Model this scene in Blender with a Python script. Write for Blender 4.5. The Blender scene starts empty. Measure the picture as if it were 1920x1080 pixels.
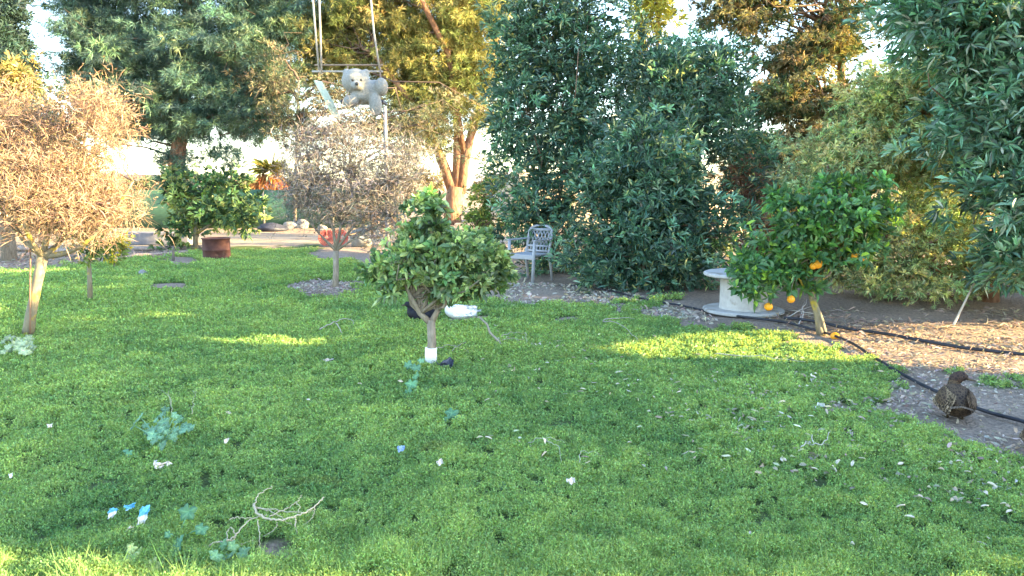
import bpy, bmesh, math, random
import numpy as np
from mathutils import Vector, Matrix

# ------------------------------------------------------------------ camera, sky, sun, exposure
SC = bpy.context.scene
COL = SC.collection
F = 1387.0                      # focal length in photo pixels (1920 wide)
CAMH = 1.5
PITCH = math.atan(190.0 / F)
cam_d = bpy.data.cameras.new('camera'); cam = bpy.data.objects.new('camera', cam_d); COL.objects.link(cam)
cam_d.sensor_width = 36.0; cam_d.lens = 36.0 * F / 1920.0
cam_d.clip_start = 0.05; cam_d.clip_end = 5000
cam.location = (0, 0, CAMH); cam.rotation_euler = (math.pi / 2 - PITCH, 0, 0)
SC.camera = cam

SUN_EL = math.radians(16.0)
SUN_AZ = math.radians(100.0)    # clockwise from +Y: right of the picture, a little behind the camera
SUNV = np.array([math.sin(SUN_AZ) * math.cos(SUN_EL), math.cos(SUN_AZ) * math.cos(SUN_EL), math.sin(SUN_EL)])
w = bpy.data.worlds.new("World"); SC.world = w; w.use_nodes = True
nt = w.node_tree; nt.nodes.clear()
sky = nt.nodes.new('ShaderNodeTexSky'); sky.sky_type = 'NISHITA'; sky.sun_disc = False
sky.sun_elevation = SUN_EL; sky.sun_rotation = SUN_AZ
sky.air_density = 1.0; sky.dust_density = 0.5; sky.ozone_density = 1.3
bg = nt.nodes.new('ShaderNodeBackground'); bg.inputs['Strength'].default_value = 0.15
wo = nt.nodes.new('ShaderNodeOutputWorld')
nt.links.new(sky.outputs[0], bg.inputs[0]); nt.links.new(bg.outputs[0], wo.inputs[0])
sd = bpy.data.lights.new('sun', 'SUN'); sd.energy = 4.8; sd.angle = math.radians(0.55); sd.color = (1.0, 0.77, 0.38)
sun = bpy.data.objects.new('sun', sd); COL.objects.link(sun)
sun.location = (20, -4, 12); sun.rotation_euler = Vector(tuple(SUNV)).to_track_quat('Z', 'Y').to_euler()
SC.view_settings.view_transform = 'Standard'; SC.view_settings.look = 'None'
SC.view_settings.exposure = 3.15; SC.view_settings.gamma = 1.0
SC.view_settings.use_curve_mapping = False

# ------------------------------------------------------------------ helpers
rng = np.random.default_rng(7)
random.seed(7)
SP, CP = math.sin(PITCH), math.cos(PITCH)

def ray(px, py):
    u = (px - 960.0) / F; v = (540.0 - py) / F
    return np.array([u, CP + v * SP, -SP + v * CP])
def gp(px, py, z=0.0):
    r = ray(px, py); t = (CAMH - z) / -r[2]
    return np.array([r[0] * t, r[1] * t, z])
def wp(px, py, Y):
    r = ray(px, py); t = Y / r[1]
    return np.array([r[0] * t, Y, CAMH + r[2] * t])
def topix(x, y, z=0.0):
    dz = z - CAMH
    d = y * CP - dz * SP
    d = np.where(d < 0.05, 0.05, d)
    v = (y * SP + dz * CP) / d
    return 960 + x / d * F, 540 - v * F
def nrm(a):
    return a / np.maximum(np.linalg.norm(a, axis=-1, keepdims=True), 1e-9)

def hash2(ix, iy, s):
    n = (ix.astype(np.int64) * 374761393 + iy.astype(np.int64) * 668265263 + s * 982451653) & 0x7fffffff
    n = (n ^ (n >> 13)) * 1274126177 & 0x7fffffff
    return ((n ^ (n >> 16)) & 0xffff) / 65535.0
def vnoise(x, y, sc, s=0):
    x = np.asarray(x, float) / sc; y = np.asarray(y, float) / sc
    ix = np.floor(x); iy = np.floor(y); fx = x - ix; fy = y - iy
    fx = fx * fx * (3 - 2 * fx); fy = fy * fy * (3 - 2 * fy)
    a = hash2(ix, iy, s); b = hash2(ix + 1, iy, s); c = hash2(ix, iy + 1, s); d = hash2(ix + 1, iy + 1, s)
    return (a * (1 - fx) + b * fx) * (1 - fy) + (c * (1 - fx) + d * fx) * fy
def inpoly(px, py, poly):
    r = np.zeros(np.shape(px), bool); n = len(poly)
    for i in range(n):
        x1, y1 = poly[i]; x2, y2 = poly[(i + 1) % n]
        c = ((y1 > py) != (y2 > py)) & (px < (x2 - x1) * (py - y1) / ((y2 - y1) or 1e-9) + x1)
        r ^= c
    return r

def tag(o, label=None, cat=None, group=None, kind=None):
    if label: o['label'] = label
    if cat: o['category'] = cat
    if group: o['group'] = group
    if kind: o['kind'] = kind
    return o
def empty(name, loc, label, cat, group=None):
    o = bpy.data.objects.new(name, None); COL.objects.link(o); o.location = tuple(loc)
    o.empty_display_size = 0.1
    return tag(o, label, cat, group)

MATS = {}
def leafmat(name, trans=0.3, rough=0.55, spec=0.25, tcol=(1.25, 1.3, 0.6)):
    m = bpy.data.materials.new(name); m.use_nodes = True; n = m.node_tree; n.nodes.clear()
    at = n.nodes.new('ShaderNodeAttribute'); at.attribute_name = 'Col'
    p = n.nodes.new('ShaderNodeBsdfPrincipled'); p.inputs['Roughness'].default_value = rough
    p.inputs['Specular IOR Level'].default_value = spec
    t = n.nodes.new('ShaderNodeBsdfTranslucent'); mx = n.nodes.new('ShaderNodeMixShader'); mx.inputs[0].default_value = trans
    mu = n.nodes.new('ShaderNodeMix'); mu.data_type = 'RGBA'; mu.blend_type = 'MULTIPLY'; mu.inputs[0].default_value = 1
    mu.inputs['B'].default_value = (*tcol, 1)
    o = n.nodes.new('ShaderNodeOutputMaterial')
    n.links.new(at.outputs['Color'], p.inputs['Base Color']); n.links.new(at.outputs['Color'], mu.inputs['A'])
    n.links.new(mu.outputs['Result'], t.inputs['Color'])
    n.links.new(p.outputs[0], mx.inputs[1]); n.links.new(t.outputs[0], mx.inputs[2]); n.links.new(mx.outputs[0], o.inputs[0])
    return m
def surf(name, c1, c2, scale=12.0, rough=0.8, bump=0.3, dist=0.01, detail=6, stretch=(1, 1, 1), metal=0.0, spec=0.3, c3=None, s3=3.0, t3=0.55):
    m = bpy.data.materials.new(name); m.use_nodes = True; n = m.node_tree; L = n.links
    p = n.nodes['Principled BSDF']; p.inputs['Roughness'].default_value = rough; p.inputs['Metallic'].default_value = metal
    p.inputs['Specular IOR Level'].default_value = spec
    tc = n.nodes.new('ShaderNodeTexCoord'); mp = n.nodes.new('ShaderNodeMapping'); mp.inputs['Scale'].default_value = stretch
    no = n.nodes.new('ShaderNodeTexNoise'); no.inputs['Scale'].default_value = scale; no.inputs['Detail'].default_value = detail
    no.inputs['Roughness'].default_value = 0.65
    cr = n.nodes.new('ShaderNodeValToRGB'); cr.color_ramp.elements[0].position = 0.32; cr.color_ramp.elements[1].position = 0.68
    cr.color_ramp.elements[0].color = (*c1, 1); cr.color_ramp.elements[1].color = (*c2, 1)
    L.new(tc.outputs['Object'], mp.inputs[0]); L.new(mp.outputs[0], no.inputs['Vector']); L.new(no.outputs[0], cr.inputs[0])
    src = cr.outputs[0]
    if c3:
        n3 = n.nodes.new('ShaderNodeTexNoise'); n3.inputs['Scale'].default_value = s3; n3.inputs['Detail'].default_value = 5
        r3 = n.nodes.new('ShaderNodeValToRGB'); r3.color_ramp.elements[0].position = t3; r3.color_ramp.elements[1].position = t3 + 0.08
        mx = n.nodes.new('ShaderNodeMix'); mx.data_type = 'RGBA'; mx.inputs['B'].default_value = (*c3, 1)
        L.new(tc.outputs['Object'], n3.inputs['Vector']); L.new(n3.outputs[0], r3.inputs[0]); L.new(r3.outputs[0], mx.inputs[0])
        L.new(src, mx.inputs['A']); src = mx.outputs['Result']
    L.new(src, p.inputs['Base Color'])
    b = n.nodes.new('ShaderNodeBump'); b.inputs['Strength'].default_value = bump; b.inputs['Distance'].default_value = dist
    L.new(no.outputs[0], b.inputs['Height']); L.new(b.outputs[0], p.inputs['Normal'])
    return m

M_LEAF = leafmat('leaf'); M_NEEDLE = leafmat('needle', 0.2, 0.6, 0.15); M_GRASS = leafmat('grass_blade', 0.35, 0.6, 0.15, (1.95, 1.4, 0.35))
M_GLOSSY = leafmat('glossy_leaf', 0.3, 0.38, 0.45)
M_DRY = leafmat('dry_leaf', 0.25, 0.8, 0.1, (1.1, 1.0, 0.8))
M_BARK = surf('bark_grey', (.16, .13, .10), (.34, .29, .23), 30, .9, .8, .01, stretch=(1, 1, .25))
M_BARKRED = surf('bark_pine', (.13, .06, .035), (.36, .20, .12), 14, .9, 1.0, .03, stretch=(1, 1, .3))
M_BARKPALE = surf('bark_pale', (.16, .135, .09), (.28, .24, .165), 25, .85, .5, .006, stretch=(1, 1, .3), c3=(.40, .30, .05), s3=6, t3=.55)  # yellow noise blotches over the pale bark
M_TWIG = leafmat('twig', 0.0, 0.85, 0.1)
M_CONC = surf('spool_plastic', (.36, .34, .32), (.47, .45, .42), 14, .8, .3, .004, c3=(.27, .24, .20), s3=5, t3=.56)

class G:
    """quad soup with a colour per vertex, linked as one mesh"""
    def __init__(s): s.v = []; s.c = []; s.q = []; s.n = 0
    def quads(s, V, C):                       # V (N,4,3)  C (N,3)
        N = len(V)
        s.v.append(V.reshape(-1, 3)); s.c.append(np.repeat(C, 4, 0)); s.q.append(np.arange(N * 4).reshape(-1, 4) + s.n); s.n += N * 4
    def grid(s, P, C, close=False):           # P (R,S,3)
        R, S = P.shape[:2]
        s.v.append(P.reshape(-1, 3)); s.c.append(np.broadcast_to(np.asarray(C, float), (R * S, 3)))
        i = np.arange(R - 1)[:, None]; m = S if close else S - 1; j = np.arange(m)[None, :]; k = (j + 1) % S
        q = np.stack([i * S + j, i * S + k, (i + 1) * S + k, (i + 1) * S + j], -1).reshape(-1, 4)
        s.q.append(q + s.n); s.n += R * S
    def tube(s, pts, rad, sides=6, col=(.3, .25, .2)):
        P = np.asarray(pts, float); n = len(P); rad = np.broadcast_to(np.asarray(rad, float), (n,))
        T = nrm(np.gradient(P, axis=0)); a = np.array([0, 0, 1.0]) if abs(T[0][2]) < .8 else np.array([1.0, 0, 0])
        A = nrm(np.cross(T, a)); B = np.cross(T, A)
        th = np.linspace(0, 2 * np.pi, sides, endpoint=False)
        R = P[:, None] + rad[:, None, None] * (A[:, None] * np.cos(th)[None, :, None] + B[:, None] * np.sin(th)[None, :, None])
        R = np.concatenate([P[:1, None].repeat(sides, 1), R, P[-1:, None].repeat(sides, 1)], 0)
        s.grid(R, col, True)
    def build(s, name, mat, parent=None, smooth=False):
        V = np.concatenate(s.v); Q = np.concatenate(s.q); C = np.concatenate(s.c)
        if parent is not None: V = V - np.array(parent.location)[None]
        me = bpy.data.meshes.new(name)
        me.vertices.add(len(V)); me.vertices.foreach_set('co', V.astype(np.float32).ravel())
        me.loops.add(len(Q) * 4); me.loops.foreach_set('vertex_index', Q.astype(np.int32).ravel())
        me.polygons.add(len(Q)); me.polygons.foreach_set('loop_start', np.arange(0, len(Q) * 4, 4, dtype=np.int32))
        me.polygons.foreach_set('loop_total', np.full(len(Q), 4, np.int32))
        if smooth: me.polygons.foreach_set('use_smooth', np.ones(len(Q), bool))
        me.update(calc_edges=True)
        at = me.color_attributes.new('Col', 'FLOAT_COLOR', 'POINT')
        at.data.foreach_set('color', np.concatenate([np.clip(C, 0, 1), np.ones((len(C), 1))], 1).astype(np.float32).ravel())
        me.materials.append(mat)
        o = bpy.data.objects.new(name, me); COL.objects.link(o)
        if parent is not None: o.parent = parent
        return o

def bmobj(name, bm, mat, parent=None, loc=None, smooth=True, bevel=0.0):
    me = bpy.data.meshes.new(name)
    bmesh.ops.recalc_face_normals(bm, faces=bm.faces[:])
    bm.to_mesh(me); bm.free(); me.materials.append(mat)
    if smooth: me.polygons.foreach_set('use_smooth', [True] * len(me.polygons)); me.update()
    o = bpy.data.objects.new(name, me); COL.objects.link(o)
    if parent is not None: o.parent = parent
    if loc is not None: o.location = tuple(loc)
    if bevel:
        b = o.modifiers.new('bevel', 'BEVEL'); b.width = bevel; b.segments = 2; b.limit_method = 'ANGLE'
        me.polygons.foreach_set('use_smooth', [False] * len(me.polygons))
    return o
def box(bm, c, s, rot=None):
    M = Matrix.Translation(Vector(tuple(c))) @ (rot.to_4x4() if rot else Matrix.Identity(4)) @ Matrix.Diagonal((s[0], s[1], s[2], 1))
    bmesh.ops.create_cube(bm, size=1, matrix=M)
def ellip(bm, c, s, rot=None, seg=20, rings=12):
    M = Matrix.Translation(Vector(tuple(c))) @ (rot.to_4x4() if rot else Matrix.Identity(4)) @ Matrix.Diagonal((s[0], s[1], s[2], 1))
    bmesh.ops.create_uvsphere(bm, u_segments=seg, v_segments=rings, radius=1, matrix=M)
def lathe(bm, prof, seg=48, c=(0, 0, 0)):
    rings = []
    for r, z in prof:
        rings.append([bm.verts.new((c[0] + r * math.cos(2 * math.pi * i / seg), c[1] + r * math.sin(2 * math.pi * i / seg), c[2] + z)) for i in range(seg)])
    for a, b in zip(rings, rings[1:]):
        for i in range(seg): bm.faces.new((a[i], a[(i + 1) % seg], b[(i + 1) % seg], b[i]))
    bm.faces.new(rings[0]); bm.faces.new(rings[-1])
def tube_obj(name, pts, rad, mat, parent=None, sides=8, col=(.3, .25, .2)):
    g = G(); g.tube(pts, rad, sides, col); return g.build(name, mat, parent, True)

def bez(a, b, n=6, sag=0.0, jit=0.05, up=0.0):
    a = np.asarray(a, float); b = np.asarray(b, float); t = np.linspace(0, 1, n)[:, None]
    P = a + (b - a) * t; L = np.linalg.norm(b - a)
    P[:, 2] += (up * np.sin(np.pi * t[:, 0]) - sag * t[:, 0] ** 2) * L
    P[1:-1] += rng.normal(0, jit * L / n * 1.5, (n - 2, 3))
    return P

def smooth_path(pts, n):
    pts = np.array(pts, float); t = np.arange(len(pts)); tt = np.linspace(0, len(pts) - 1, n); out = []
    for q in tt:
        i = min(int(q), len(pts) - 2); f = q - i
        p0 = pts[max(i - 1, 0)]; p1 = pts[i]; p2 = pts[i + 1]; p3 = pts[min(i + 2, len(pts) - 1)]
        out.append(.5 * (2 * p1 + (p2 - p0) * f + (2 * p0 - 5 * p1 + 4 * p2 - p3) * f * f + (3 * p1 - p0 - 3 * p2 + p3) * f ** 3))
    return np.array(out)
def colvar(col, n, v=.22, hue=.08):
    c = np.broadcast_to(np.asarray(col, float), (n, 3)) * (1 + rng.normal(0, v, (n, 1)).clip(-.55, .7))
    return c * (1 + rng.normal(0, hue, (n, 3)))
def sprays(g, O, D, k, L, W, spread=.6, col=(.05, .12, .03), big=False, lv=.25, cv=.2, accent=None, af=0.0):
    n = len(O)
    O = np.repeat(O, k, 0); D = np.repeat(D, k, 0); col = np.repeat(np.broadcast_to(np.asarray(col, float), (n, 3)), k, 0)
    n = len(O)
    d = nrm(D + rng.normal(0, spread, (n, 3))); l = (L * (1 + rng.normal(0, lv, (n, 1))).clip(.4, 1.8)); wd = W * (.7 + .6 * rng.random((n, 1)))
    s = nrm(np.cross(d, rng.normal(0, 1, (n, 3)))); u = np.cross(d, s)
    C = col * (1 + rng.normal(0, cv, (n, 1)).clip(-.5, .8)) * (1 + rng.normal(0, .07, (n, 3)))
    if accent is not None:
        k2 = rng.random(n) < af; C[k2] = np.asarray(accent) * (1 + rng.normal(0, .2, (k2.sum(), 1)))
    S = O + d * l * .08; T = O + d * l + u * l * rng.normal(0, .12, (n, 1)) - np.array([0, 0, 1.]) * l * .12
    if big:
        f = u * wd * .22
        a1 = S + d * l * .28 + s * wd * .42 + f; a2 = S + d * l * .62 + s * wd * .40 + f
        b1 = S + d * l * .28 - s * wd * .42 + f; b2 = S + d * l * .62 - s * wd * .40 + f
        g.quads(np.stack([S, a1, a2, T], 1), C); g.quads(np.stack([S, T, b2, b1], 1), C * .97)
    else:
        m = S + d * l * .45
        g.quads(np.stack([S, m + s * wd * .5, T, m - s * wd * .5], 1), C)

def ell(px, py, Y, rx, ry, rd):
    return (wp(px, py, Y), np.array([rx / F * Y, rd, ry / F * Y]))
def sample_clumps(ells, n, shell=.45, minz=.05):
    wts = np.array([e[1][0] * e[1][2] for e in ells]); wts = wts / wts.sum()
    idx = rng.choice(len(ells), n, p=wts); U = nrm(rng.normal(0, 1, (n, 3))); t = rng.random((n, 1)) ** shell
    Cc = np.array([ells[i][0] for i in idx]); R = np.array([ells[i][1] for i in idx])
    ph = rng.random((len(ells), 4)) * 6.28; ph = ph[idx]
    lob = 1 + .26 * np.sin(3.4 * U[:, 0] + ph[:, 0]) * np.sin(3.1 * U[:, 2] + ph[:, 1]) + .15 * np.sin(6.5 * U[:, 0] + 5 * U[:, 2] + ph[:, 2]) + .10 * np.sin(9 * U[:, 2] + 7 * U[:, 1] + ph[:, 3])
    P = Cc + U * t * lob[:, None] * R; N = nrm(U / R)
    P[:, 2] = np.maximum(P[:, 2], minz)
    return P, N
def crown(g, ells, ncl, per, k, L, W, r, col, spread=.6, shell=.45, flat=.6, up=.3, out=.5, cl=.22, big=False, accent=None, af=0., minz=.05, cull=None, tint=None, cv=.2):
    P, N = sample_clumps(ells, ncl, shell, minz)
    if cull is not None: kk = cull(P); P, N = P[kk], N[kk]; ncl = len(P)
    cc = colvar(col, ncl, cl, .05)
    if tint is not None:
        m = rng.random(ncl) < tint[1]; cc[m] = colvar(tint[0], m.sum(), cl, .05)
    rs = r * (.6 + .8 * rng.random((ncl, 1)))
    off = np.repeat(rs, per, 0) * rng.normal(0, .5, (ncl * per, 3)) * np.array([1, 1, flat])
    O = np.repeat(P, per, 0) + off
    D = nrm(off / r + np.repeat(N, per, 0) * out + np.array([0, 0, up]) + rng.normal(0, .3, off.shape))
    O[:, 2] = np.maximum(O[:, 2], .02)
    sprays(g, O, D, k, L, W, spread, np.repeat(cc, per, 0), big, accent=accent, af=af, cv=cv)
    return P
def limbs(g, trunkpts, targets, r0, r1=.006, sides=5, col=(.22, .17, .12), up=.12, lo=.35, n=6):
    T = np.asarray(trunkpts, float)
    for tp in targets:
        i = int(len(T) * lo + rng.random() * len(T) * (1 - lo)); i = min(i, len(T) - 1)
        a = T[i]
        if a[2] > tp[2] + .5: a = T[max(0, i // 2)]
        g.tube(bez(a, tp, n, 0, .25, up), np.linspace(r0, r1, n) * (.6 + .6 * rng.random()), sides, col)

# ------------------------------------------------------------------ the setting
LAWN = [(-900, 530), (0, 512), (140, 498), (300, 482), (430, 466), (600, 458), (690, 505), (790, 540), (940, 566), (1080, 578),
        (1190, 586), (1290, 606), (1400, 618), (1480, 640), (1560, 655), (1640, 690), (1690, 745), (1745, 800), (1850, 838), (1960, 880), (3200, 1250), (2600, 1900), (-1200, 1900)]
BARE = [(620, 543, 90, 17), (320, 538, 44, 8), (397, 547, 20, 4), (1060, 601, 42, 7), (520, 1035, 45, 26), (185, 1075, 60, 12), (1350, 600, 90, 22),
        (640, 478, 60, 10), (880, 600, 60, 8), (1620, 660, 60, 14), (1700, 770, 60, 22), (335, 492, 40, 10), (1570, 770, 45, 8)]
TUFTS = [(1180, 570, 60, 8), (1885, 720, 50, 7), (1775, 703, 22, 5), (1360, 632, 80, 8), (700, 560, 60, 20), (1240, 560, 30, 8)]
def grassmask(x, y):
    px, py = topix(x, y)
    s = np.clip(8.0 / np.maximum(y, 1), .3, 2)
    jx = (vnoise(x, y, .35, 1) - .5) * 60 * s + (vnoise(x, y, .09, 2) - .5) * 40 * s
    jy = (vnoise(x, y, .3, 3) - .5) * 18 * s + (vnoise(x, y, .08, 4) - .5) * 14 * s
    m = inpoly(px + jx, py + jy, LAWN)
    for cx, cy, rx, ry in BARE:
        m &= ~((((px + jx * .6 - cx) / rx) ** 2 + ((py + jy * .6 - cy) / ry) ** 2) < 1)
    for cx, cy, rx, ry in TUFTS:
        m |= ((((px + jx * .6 - cx) / rx) ** 2 + ((py + jy * .6 - cy) / ry) ** 2) < 1) & (vnoise(x, y, .12, 5) > .45)
    m &= y > 0.2
    return m
MX, MY = gp(625, 545)[:2]
def gh(x, y):
    h = (vnoise(x, y, 1.1, 11) - .5) * .05 + (vnoise(x, y, .4, 12) - .5) * .02
    return h + .09 * np.exp(-(((x - MX) / .55) ** 2 + ((y - MY) / .5) ** 2))
def axis(lo, hi, st, ext):
    a = list(np.arange(lo, hi, st)); x = hi; s = st
    r = []
    while x < ext: r.append(x); s *= 1.25; x += s
    x = lo; s = st; l = []
    while x > -ext: s *= 1.25; x -= s; l.append(x)
    return np.array(l[::-1] + a + r + [ext])
ax = axis(-11, 9, .09, 1600); ay = axis(0, 22, .08, 1600)
X, Y = np.meshgrid(ax, ay)
gm = grassmask(X, Y).astype(float)
px_, py_ = topix(X, Y)
soil = np.array([.085, .12, .045]); dirt = np.array([.31, .235, .18]); grey = np.array([.31, .25, .20]); pale = np.array([.36, .29, .22])
Cg = np.broadcast_to(dirt, X.shape + (3,)).copy()
Cg = Cg * (.85 + .3 * vnoise(X, Y, .5, 21))[..., None]
jn = (vnoise(X, Y, .5, 26) - .5) * 90 + (vnoise(X, Y, .12, 27) - .5) * 60
greyz = inpoly(px_ + jn, py_ + jn * .35, [(540, 470), (950, 500), (1300, 560), (1500, 615), (1700, 700), (1960, 720), (1960, 900), (1600, 830), (1300, 620), (1000, 600), (540, 580)])
Cg[greyz] = grey * (.8 + .4 * vnoise(X, Y, .25, 22))[greyz][:, None]
trk = inpoly(px_, py_, [(-800, 446), (440, 440), (700, 436), (1000, 436), (1000, 452), (700, 452), (600, 456), (430, 464), (-900, 500)])
Cg[trk] = pale * (.75 + .4 * vnoise(X, Y, .6, 23))[trk][:, None]
far = Y > 45
Cg[far] = np.array([.33, .25, .17])
Cg = np.where(gm[..., None] > .5, soil * (.7 + .6 * vnoise(X, Y, .2, 24))[..., None], Cg)
Z = np.where((np.abs(X) < 14) & (Y < 30) & (Y > -1), gh(X, Y), 0)
gg = G(); gg.grid(np.stack([X, Y, Z], -1), np.zeros(3)); gg.c = [Cg.reshape(-1, 3)]
def groundmat():
    m = bpy.data.materials.new('ground'); m.use_nodes = True; n = m.node_tree; L = n.links; p = n.nodes['Principled BSDF']
    p.inputs['Roughness'].default_value = .95; p.inputs['Specular IOR Level'].default_value = .1
    at = n.nodes.new('ShaderNodeAttribute'); at.attribute_name = 'Col'; tc = n.nodes.new('ShaderNodeTexCoord')
    no = n.nodes.new('ShaderNodeTexNoise'); no.inputs['Scale'].default_value = 26; no.inputs['Detail'].default_value = 9; no.inputs['Roughness'].default_value = .75
    vo = n.nodes.new('ShaderNodeTexVoronoi'); vo.inputs['Scale'].default_value = 45
    cr = n.nodes.new('ShaderNodeValToRGB'); cr.color_ramp.elements[0].position = .3; cr.color_ramp.elements[0].color = (.4, .4, .42, 1)
    cr.color_ramp.elements[1].position = .7; cr.color_ramp.elements[1].color = (1.5, 1.45, 1.4, 1)
    mu = n.nodes.new('ShaderNodeMix'); mu.data_type = 'RGBA'; mu.blend_type = 'MULTIPLY'; mu.inputs[0].default_value = .9
    L.new(tc.outputs['Object'], no.inputs['Vector']); L.new(tc.outputs['Object'], vo.inputs['Vector'])
    L.new(no.outputs[0], cr.inputs[0]); L.new(at.outputs['Color'], mu.inputs['A']); L.new(cr.outputs[0], mu.inputs['B']); L.new(mu.outputs['Result'], p.inputs['Base Color'])
    b = n.nodes.new('ShaderNodeBump'); b.inputs['Distance'].default_value = .03; b.inputs['Strength'].default_value = .8
    ad = n.nodes.new('ShaderNodeMath'); ad.operation = 'ADD'; L.new(no.outputs[0], ad.inputs[0]); L.new(vo.outputs[0], ad.inputs[1])
    L.new(ad.outputs[0], b.inputs['Height']); L.new(b.outputs[0], p.inputs['Normal'])
    return m
ground = gg.build('ground', groundmat(), None, True); tag(ground, kind='structure')

# far hills
hx = np.linspace(-900, 900, 181); hy = np.linspace(520, 900, 12)
HX, HY = np.meshgrid(hx, hy)
HZ = (7 + 10 * vnoise(HX, HY * .0, 160, 31) + 4 * vnoise(HX, HY, 50, 32)) * np.sin(np.clip((HY - 520) / 200, 0, 1) * math.pi / 2) - .5
g = G(); g.grid(np.stack([HX, HY, HZ], -1), (.36, .28, .24))
tag(g.build('hills', surf('hill', (.32, .25, .23), (.42, .34, .30), .03, .95, .0), None, True), kind='structure')
# low sunlit earth bank behind the big pine and the hedge
bx = np.linspace(-2.0, 34, 160); bt = np.linspace(0, 1, 14)
BX, BT = np.meshgrid(bx, bt)
prof = np.sin(BT * math.pi / 2) * (1.75 + .5 * vnoise(BX, BT * 0, 2.5, 41)) * np.clip((BX + 2.0) / 2.2, .02, 1)
g = G(); g.grid(np.stack([BX, 27 + BT * 5 + 1.2 * vnoise(BX, BT, 3, 42), prof + .15 * vnoise(BX, BT * 5, .7, 43) - .1], -1), (.45, .35, .22))
tag(g.build('earth_bank', surf('bank', (.34, .24, .14), (.54, .42, .27), 3, .95, .6, .08), None, True), kind='structure')

# ------------------------------------------------------------------ grass
def make_grass():
    g = G()
    rmax = 17.5; rmin = 2.3
    n = 430000
    u = rng.random(n); r = rmin * (rmax / rmin) ** (u ** .95)
    px = rng.uniform(-230, 2150, n)
    d = r; x = (px - 960) / F * d; y = d
    m = grassmask(x, y); m &= (vnoise(x, y, .055, 65) * .6 + vnoise(x, y, .028, 66) * .4 > .35) | (y > 7)
    x, y, d = x[m], y[m], d[m]
    far = np.clip((vnoise(x, y, .5, 51) * .6 + vnoise(x, y, .16, 52) * .6), 0, 1.2)
    cl_ = np.clip(vnoise(x, y, .11, 58) * .6 + vnoise(x, y, .3, 59) * .5 + vnoise(x, y, .9, 60) * .3 - .25, 0, 1)
    hgt = (.008 + .070 * cl_ ** 1.3 + .07 * np.clip((2.95 - d + .4 * vnoise(x, y, .3, 57)) / .6, 0, 1) * (.3 + vnoise(x, y, .12, 58)))
    sc = np.clip(d / 4.2, .75, 2.6)
    O = np.stack([x, y, gh(x, y)], 1)
    tone = vnoise(x, y, .9, 53) * .4 + vnoise(x, y, .25, 54) * .35 + cl_ * .35  # low hollows between clumps coloured darker, as painted shade
    tone = np.clip(tone * 1.25 - .1, 0, 1)
    c = np.outer(1 - tone, [.108, .230, .092]) + np.outer(tone, [.30, .45, .155])
    dry = vnoise(x, y, .45, 55) > .95; c[dry] = c[dry] * .8 + np.array([.05, .04, .01])
    n = len(x); k = 7
    D = nrm(np.stack([rng.normal(0, .35, n), rng.normal(0, .35, n), np.ones(n)], 1))
    O7 = np.repeat(O, k, 0) + np.repeat(D, k, 0) * (np.repeat(hgt, k) * rng.random(n * k) ** .6)[:, None] + rng.normal(0, .006, (n * k, 3)) * np.repeat(sc, k)[:, None]
    D7 = nrm(rng.normal(0, .8, (n * k, 3)) + [0, 0, .75])
    s7 = np.repeat(sc, k)[:, None]
    sprays(g, O7, D7, 1, .0165 * s7, .0068 * s7, .2, np.repeat(c, k, 0), cv=.25)
    # stems
    sprays(g, O, D, 1, (hgt * 1.25)[:, None], .003 * sc[:, None], .3, c * .9, cv=.2)
    o = g.build('lawn_cover', M_GRASS)
    tag(o, 'fine feathery green ground cover growing over the whole lawn', 'grass', kind='stuff')
make_grass()

# ------------------------------------------------------------------ leaf litter
def make_litter():
    g = G()
    def scat(n, poly, L, W, col, flat=.25, mask=None, zoff=.012):
        xs = []
        P = np.array([gp(*q) for q in poly]); lo = P.min(0); hi = P.max(0)
        x = rng.uniform(lo[0], hi[0], n * 4); y = rng.uniform(lo[1], hi[1], n * 4)
        a, b = topix(x, y); m = inpoly(a, b, poly) & (vnoise(x, y, .5, 61) + .4 * rng.random(n * 4) > .55)
        x, y = x[m][:n], y[m][:n]
        O = np.stack([x, y, gh(x, y) + zoff], 1); D = nrm(np.stack([rng.normal(0, 1, len(x)), rng.normal(0, 1, len(x)), rng.normal(0, flat, len(x))], 1))
        sprays(g, O, D, 1, L, W, .1, col, big=True, cv=.25)
    scat(1500, [(940, 530), (1100, 535), (1340, 585), (1340, 612), (1100, 580), (940, 580)], .07, .03, (.48, .43, .36))
    scat(1700, [(1400, 580), (1920, 580), (1920, 660), (1620, 640), (1480, 625)], .09, .012, (.34, .27, .21))
    scat(1300, [(1560, 640), (1920, 640), (1920, 700), (1620, 690)], .07, .012, (.38, .31, .245))
    scat(1500, [(1500, 690), (1920, 680), (1920, 930), (1600, 850)], .035, .014, (.42, .36, .31))
    scat(430, [(1300, 690), (1920, 740), (1920, 980), (1400, 900)], .045, .02, (.36, .32, .25), zoff=.035)
    scat(260, [(900, 600), (1700, 690), (1500, 900), (900, 900)], .05, .014, (.55, .50, .38), zoff=.045)
    scat(900, [(545, 528), (700, 528), (700, 562), (545, 562)], .06, .02, (.40, .35, .32))
    scat(900, [(700, 440), (1000, 440), (950, 530), (700, 530)], .12, .03, (.42, .34, .25))
    scat(1500, [(0, 470), (330, 465), (330, 485), (0, 515)], .12, .03, (.30, .24, .20))
    o = g.build('leaf_litter', M_DRY)
    tag(o, 'dry fallen leaves and straw scattered over the dirt and lawn edge', 'leaf litter', kind='stuff')
make_litter()

# ------------------------------------------------------------------ trees
def tree(name, loc, label, cat='tree', group=None): return empty(name, loc, label, cat, group)

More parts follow.
